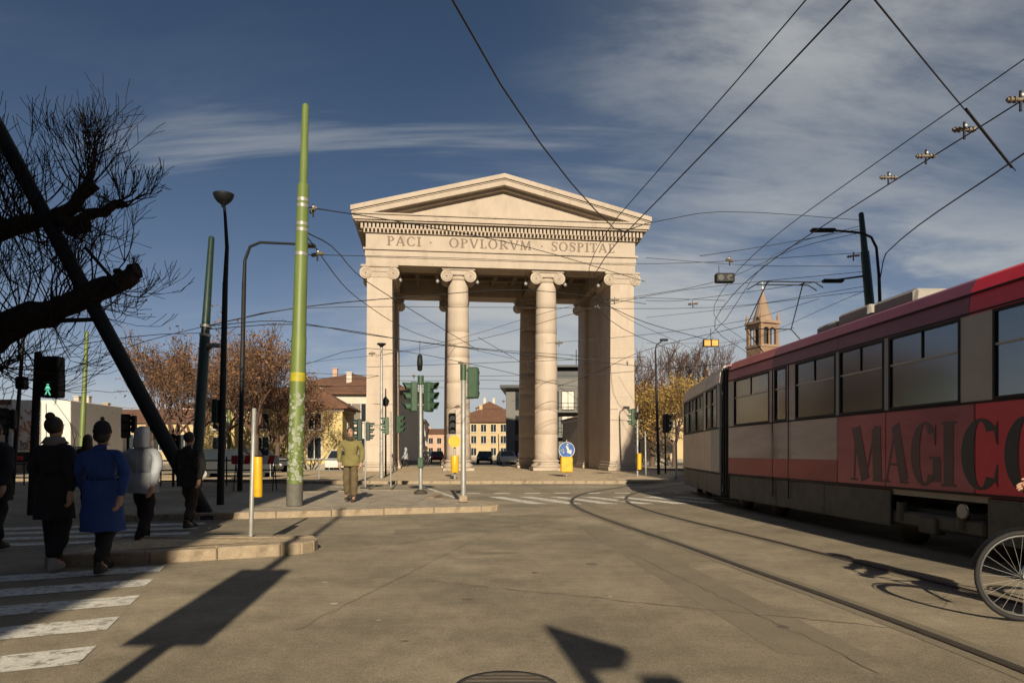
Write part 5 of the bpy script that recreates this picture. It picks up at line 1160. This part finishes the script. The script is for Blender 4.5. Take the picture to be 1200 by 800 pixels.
    # coat: torso and sleeves in one surface, hem as a loft joined to it
    K = {'pel': ((0, 0, .98), .165*wide, .125), 'sp': ((0, 0, 1.14), .165*wide, .125), 'ch': ((0, -.005, 1.33), .195*wide, .14), 'nk0': ((0, -.01, 1.465), .115, .10), 'nk': ((0, -.005, 1.525), .085, .082)}
    KE = [('pel', 'sp'), ('sp', 'ch'), ('ch', 'nk0'), ('nk0', 'nk')]
    for sx, n in ((-1, 'l'), (1, 'r')):
        w = Vector(J['w'+n][0]); e = Vector(J['e'+n][0]); K['s'+n] = ((sx*.185*wide, -.005, 1.405), .098, .095); K['e'+n] = (tuple(e), .068, .068); K['w'+n] = (tuple(w+(w-e).normalized()*-.005), .052, .050)
        KE += [('ch', 's'+n), ('s'+n, 'e'+n), ('e'+n, 'w'+n)]
    vs, fs = skin_geo(K, KE, 'pel'); co = MB().add(vs, fs, True)
    rw_ = .185*wide; nR = 7; rings = []
    for i in range(nR):
        q = i/(nR-1); z = 1.10-(1.10-hem)*q; rings.append((0, -.005, z, rw_*(1.0+.18*q*(1.1-hem)*2), .15*(1.0+.25*q*(1.1-hem)*2)))
    v_, f_ = ring_loft(rings, 26, .035, seed); co.add(v_, f_, True); v2, f2 = ring_loft([(a_, b_, z_, rx*.95, ry*.94) for a_, b_, z_, rx, ry in rings], 26, .035, seed); co.add(v2, f2, True)
    q = random.Random(seed+5); ph = [q.uniform(0, 6.28) for _ in range(3)]
    co.v = [(x+.006*math.sin(23*z+9*x+ph[0]), y+.009*math.sin(19*z+11*x+ph[1])+.005*math.sin(37*z-14*x), z+.004*math.sin(30*x+ph[2])) for x, y, z in co.v]
    from mathutils import noise as mn
    so_ = Vector((seed*3.1, seed*1.7, 0))
    def fold(p):
        n_ = mn.noise_vector(Vector((p[0]*9, p[1]*9, p[2]*5))+so_)*.011+mn.noise_vector(Vector((p[0]*22, p[1]*22, p[2]*13))+so_)*.005; return (p[0]+n_.x, p[1]+n_.y, p[2]+n_.z*.6)
    co.v = [fold(p) for p in co.v]
    cobj = co.build('coat', coat_m, t)
    seam = MB(); seam.tube([(0, -.147, 1.42), (0, -.158, 1.2), (0, -.165, 1.0)], .004, 5); seam.build('back_seam', coat_m, cobj)
    hair_m = hair_m or HAIRD; hm = head_m or coat_m
    if head in ('hair', 'bun', 'long'):
        H = MB(); H.sphere((0, -.012, 1.672), .104, 16, 12, (.92, 1.02, 1.0)); H.v = [(x, min(y, .055+.25*max(0, z-1.70)), z+.004*math.sin(60*x)) for x, y, z in H.v]
        if head == 'bun': H.sphere((0, -.07, 1.77), .052, 10, 8)
        if head == 'long': v_, f_ = ring_loft([(0, -.03, 1.68, .098, .09), (0, -.045, 1.56, .105, .085), (0, -.05, 1.45, .11, .075), (0, -.06, 1.38, .08, .05)], 18, .05, seed); H.add(v_, f_, True)
        H.build('hair', hair_m, t)
    elif head == 'beanie':
        H = MB(); H.lathe([(.100, 1.655), (.104, 1.67), (.104, 1.70), (.097, 1.702), (.094, 1.74), (.070, 1.785), (.03, 1.81), (.008, 1.818)], 20, (0, .0, 0), sx=.95, sy=1.08); H.sphere((0, 0, 1.83), .026, 8, 6); H.build('beanie', hm, t)
        H = MB(); H.sphere((0, -.02, 1.62), .092, 14, 10, (1, .95, .9)); H.v = [(x, min(y, .03), z) for x, y, z in H.v]; H.build('hair', hair_m, t)
    elif head == 'hood':
        H = MB(); v_, f_ = ring_loft([(0, -.03, 1.47, .125, .115), (0, -.03, 1.54, .118, .118), (0, -.02, 1.62, .115, .125), (0, -.015, 1.70, .106, .118), (0, -.015, 1.75, .078, .09), (0, -.015, 1.775, .035, .04), (0, -.015, 1.78, .004, .004)], 22, .02, seed)
        H.add(v_, f_, True); H.v = [(x, min(y, .07), z) for x, y, z in H.v]; H.build('hood', hm, t)
        if head_m is None: pass
    if scarf: v_, f_ = ring_loft([(0, .0, 1.44, .10, .10), (0, .0, 1.47, .118, .115), (0, .005, 1.51, .11, .11), (0, .005, 1.54, .09, .092)], 20, .06, seed); MB().add(v_, f_, True).build('scarf', scarf, t)
    return t
BLK = cloth('black', (.012, .012, .014)); BLU = cloth('royal_blue', (.020, .055, .21)); GRYJ = cloth('light_grey', (.30, .32, .35)); DRK = cloth('charcoal', (.022, .020, .020)); OLV = cloth('olive', (.175, .150, .055)); KHK = cloth('khaki_brown', (.105, .078, .040)); JEAN = cloth('dark_trousers', (.016, .015, .017)); SCF = cloth('scarf_grey', (.16, .155, .15)); BRN = cloth('brown_trousers', (.05, .034, .025)); SNK = mat('sneaker_pale', (.30, .29, .27), .7, .1, 6)
def at(px, py, z=0): v_ = G(px, py, z); return (v_.x, v_.y, z)
person('person in black coat with bun and grey scarf walking away on the crossing', at(64, 668), R(-4), 1.70, BLK, BLK, 'bun', .60, .14, .12, .98, 1, flare=1.25, scarf=SCF, shoe=SNK)
person('person in knee-length blue coat and dark beanie walking away on the crossing', at(120, 670), R(4), 1.62, BLU, JEAN, 'beanie', .50, .26, .20, 1.12, 2, head_m=BLK, elbows=.10)
person('person in light grey hooded jacket and dark trousers walking away', at(168, 641), R(-6), 1.66, GRYJ, JEAN, 'hood', .80, .24, .22, 1.10, 3, elbows=.08)
person('person in dark jacket and brownish trousers stepping onto the far crossing', at(222, 619), R(-12), 1.66, DRK, BRN, 'hair', .78, .20, .16, 1.15, 4, elbows=.12)
person('person in black cut off by the left picture edge', at(-6, 645), R(0), 1.70, BLK, JEAN, 'hair', .70, .24, .2, 1.1, 5)
person('man in olive hooded jacket and khaki trousers standing on the kerbed island', at(411, 587, .13), R(176), 1.80, OLV, KHK, 'hair', .84, .07, .05, 1.12, 6, elbows=.07, hair_m=HAIRD, scarf=cloth('dark_collar', (.05, .035, .025)), flare=1.15, shoe=cloth('brown_boot', (.04, .03, .02)))
person('small distant person in dark clothes behind the black-coated walker', at(103, 600), R(20), 1.7, DRK, JEAN, 'long', .8, .15, .12, 1.0, 7, hair_m=mat('brown_hair', (.05, .03, .02), .6))

for i_, (x_, y_, rz_, cm, hd, lab) in enumerate(((-7.6, 62, 20, BLK, 'hair', 'tiny distant person in black walking beyond the left bay'), (-5.9, 68, 160, BRN, 'long', 'tiny distant person in brown beyond the left bay'), (-8.9, 58.5, 90, GRYJ, 'hood', 'tiny distant person in grey hood beside the rear pier'), (.9, 70, 10, BLU, 'hair', 'tiny distant person in blue between the columns'))):
    person(lab, (x_, y_, 0), R(rz_), 1.72, cm, JEAN, hd, .8, .18, .15, 1.05, 20+i_)

# ------------------------------------------------------------------ cyclist at the right edge
bk = thing('bicycle', 'dark city bicycle entering at the right edge beside the rails', 'bicycle', (3.98, 5.45, .012), R(176))        # local +x is toward the rear
bk.rotation_euler = (0, 0, R(-8))
def wheel(x):
    w = MB(); n = 36; rw_ = .335
    w.tube([(x+rw_*math.cos(2*math.pi*i/n), 0, .35+rw_*math.sin(2*math.pi*i/n)) for i in range(n+1)], .019, 7, caps=False); wo_ = w.build('tyre', RUBBER, bk)
    q = MB(); q.tube([(x+.31*math.cos(2*math.pi*i/n), 0, .35+.31*math.sin(2*math.pi*i/n)) for i in range(n+1)], .011, 6, caps=False); q.build('rim', mat('rim_dull', (.10, .10, .10), .5, .2, 9, metal=.4), wo_)
    sp_ = MB()
    for k in range(24): a = 2*math.pi*k/24; sp_.tube([(x+.02*math.cos(a+.9), (-1)**k*.02, .35+.02*math.sin(a+.9)), (x+.31*math.cos(a), 0, .35+.31*math.sin(a))], .0016, 3, caps=False)
    sp_.tube([(x, -.04, .35), (x, .04, .35)], .022, 8); sp_.build('spokes', GREYP, wo_)
    fd = MB(); vs = []; fs = []
    for i in range(15):
        a = R(20+150*i/14); vs += [(x+.372*math.cos(a), -.028, .35+.372*math.sin(a)), (x+.378*math.cos(a), 0, .35+.378*math.sin(a)), (x+.372*math.cos(a), .028, .35+.372*math.sin(a))]
    for i in range(14): fs += [(3*i, 3*i+1, 3*i+4, 3*i+3), (3*i+1, 3*i+2, 3*i+5, 3*i+4)]
    fd.add(vs, fs, True); fd.build('mudguard', BLACKP, bk)
wheel(0); wheel(1.06)
fr = MB()
for a, b in (((.22, .62), (.16, .84)), ((.20, .70), (.50, .32)), ((.18, .80), (.64, .78)), ((.50, .32), (.66, .88)), ((.50, .32), (1.06, .35)), ((.64, .78), (1.06, .35))): fr.tube([(a[0], 0, a[1]), (b[0], 0, b[1])], .017, 8)
fr.build('frame', CARB, bk); fk = MB(); fk.tube([(.22, 0, .64), (.10, .05, .50), (0, .05, .35)], .013, 7); fk.tube([(.22, 0, .64), (.10, -.05, .50), (0, -.05, .35)], .013, 7); fk.build('fork', CARB, bk)
hb = MB(); hb.tube([(.16, 0, .84), (.13, 0, 1.0), (.11, -.12, 1.03), (.20, -.27, 1.02), (.32, -.29, 1.0)], .013, 7); hb.tube([(.13, 0, 1.0), (.11, .12, 1.03), (.20, .27, 1.02), (.32, .29, 1.0)], .013, 7); hb.build('handlebar', BLACKP, bk)
sd = MB(); v_, f_ = ring_loft([(.70, 0, .88, .10, .06), (.70, 0, .92, .14, .09), (.70, 0, .945, .12, .07)], 14); sd.add(v_, f_, True); sd.add(v_[-14:], [tuple(range(14))]); sd.build('saddle', BLACKP, bk)
ck = MB(); ck.tube([(.50, -.06, .32), (.50, .06, .32)], .09, 16); ck.tube([(.50, -.08, .32), (.62, -.08, .20)], .012, 6); ck.tube([(.50, .08, .32), (.38, .08, .44)], .012, 6); ck.box((.57, -.16, .19), (.67, -.08, .21)); ck.box((.33, .08, .43), (.43, .16, .45)); ck.build('crank', GREYP, bk)
bs = MB(); bs.sphere((.06, 0, .90), .05, 10, 8); bs.build('headlamp', GREYP, bk)
# rider sits facing local -x of the bicycle
rz = bk.rotation_euler.z; loc = Vector(bk.location)+Matrix.Rotation(rz, 3, 'Z') @ Vector((.66, 0, -.03))
person('cyclist in dark clothes riding into view at the right edge', tuple(loc), rz+R(90), 1.72, BLK, JEAN, 'hair', .88, .2, .1, 1.05, 9, sit={'l': ((-.11, .36, .78), (-.12, .22, .36)), 'r': ((.11, .34, .58), (.12, .10, .18))})
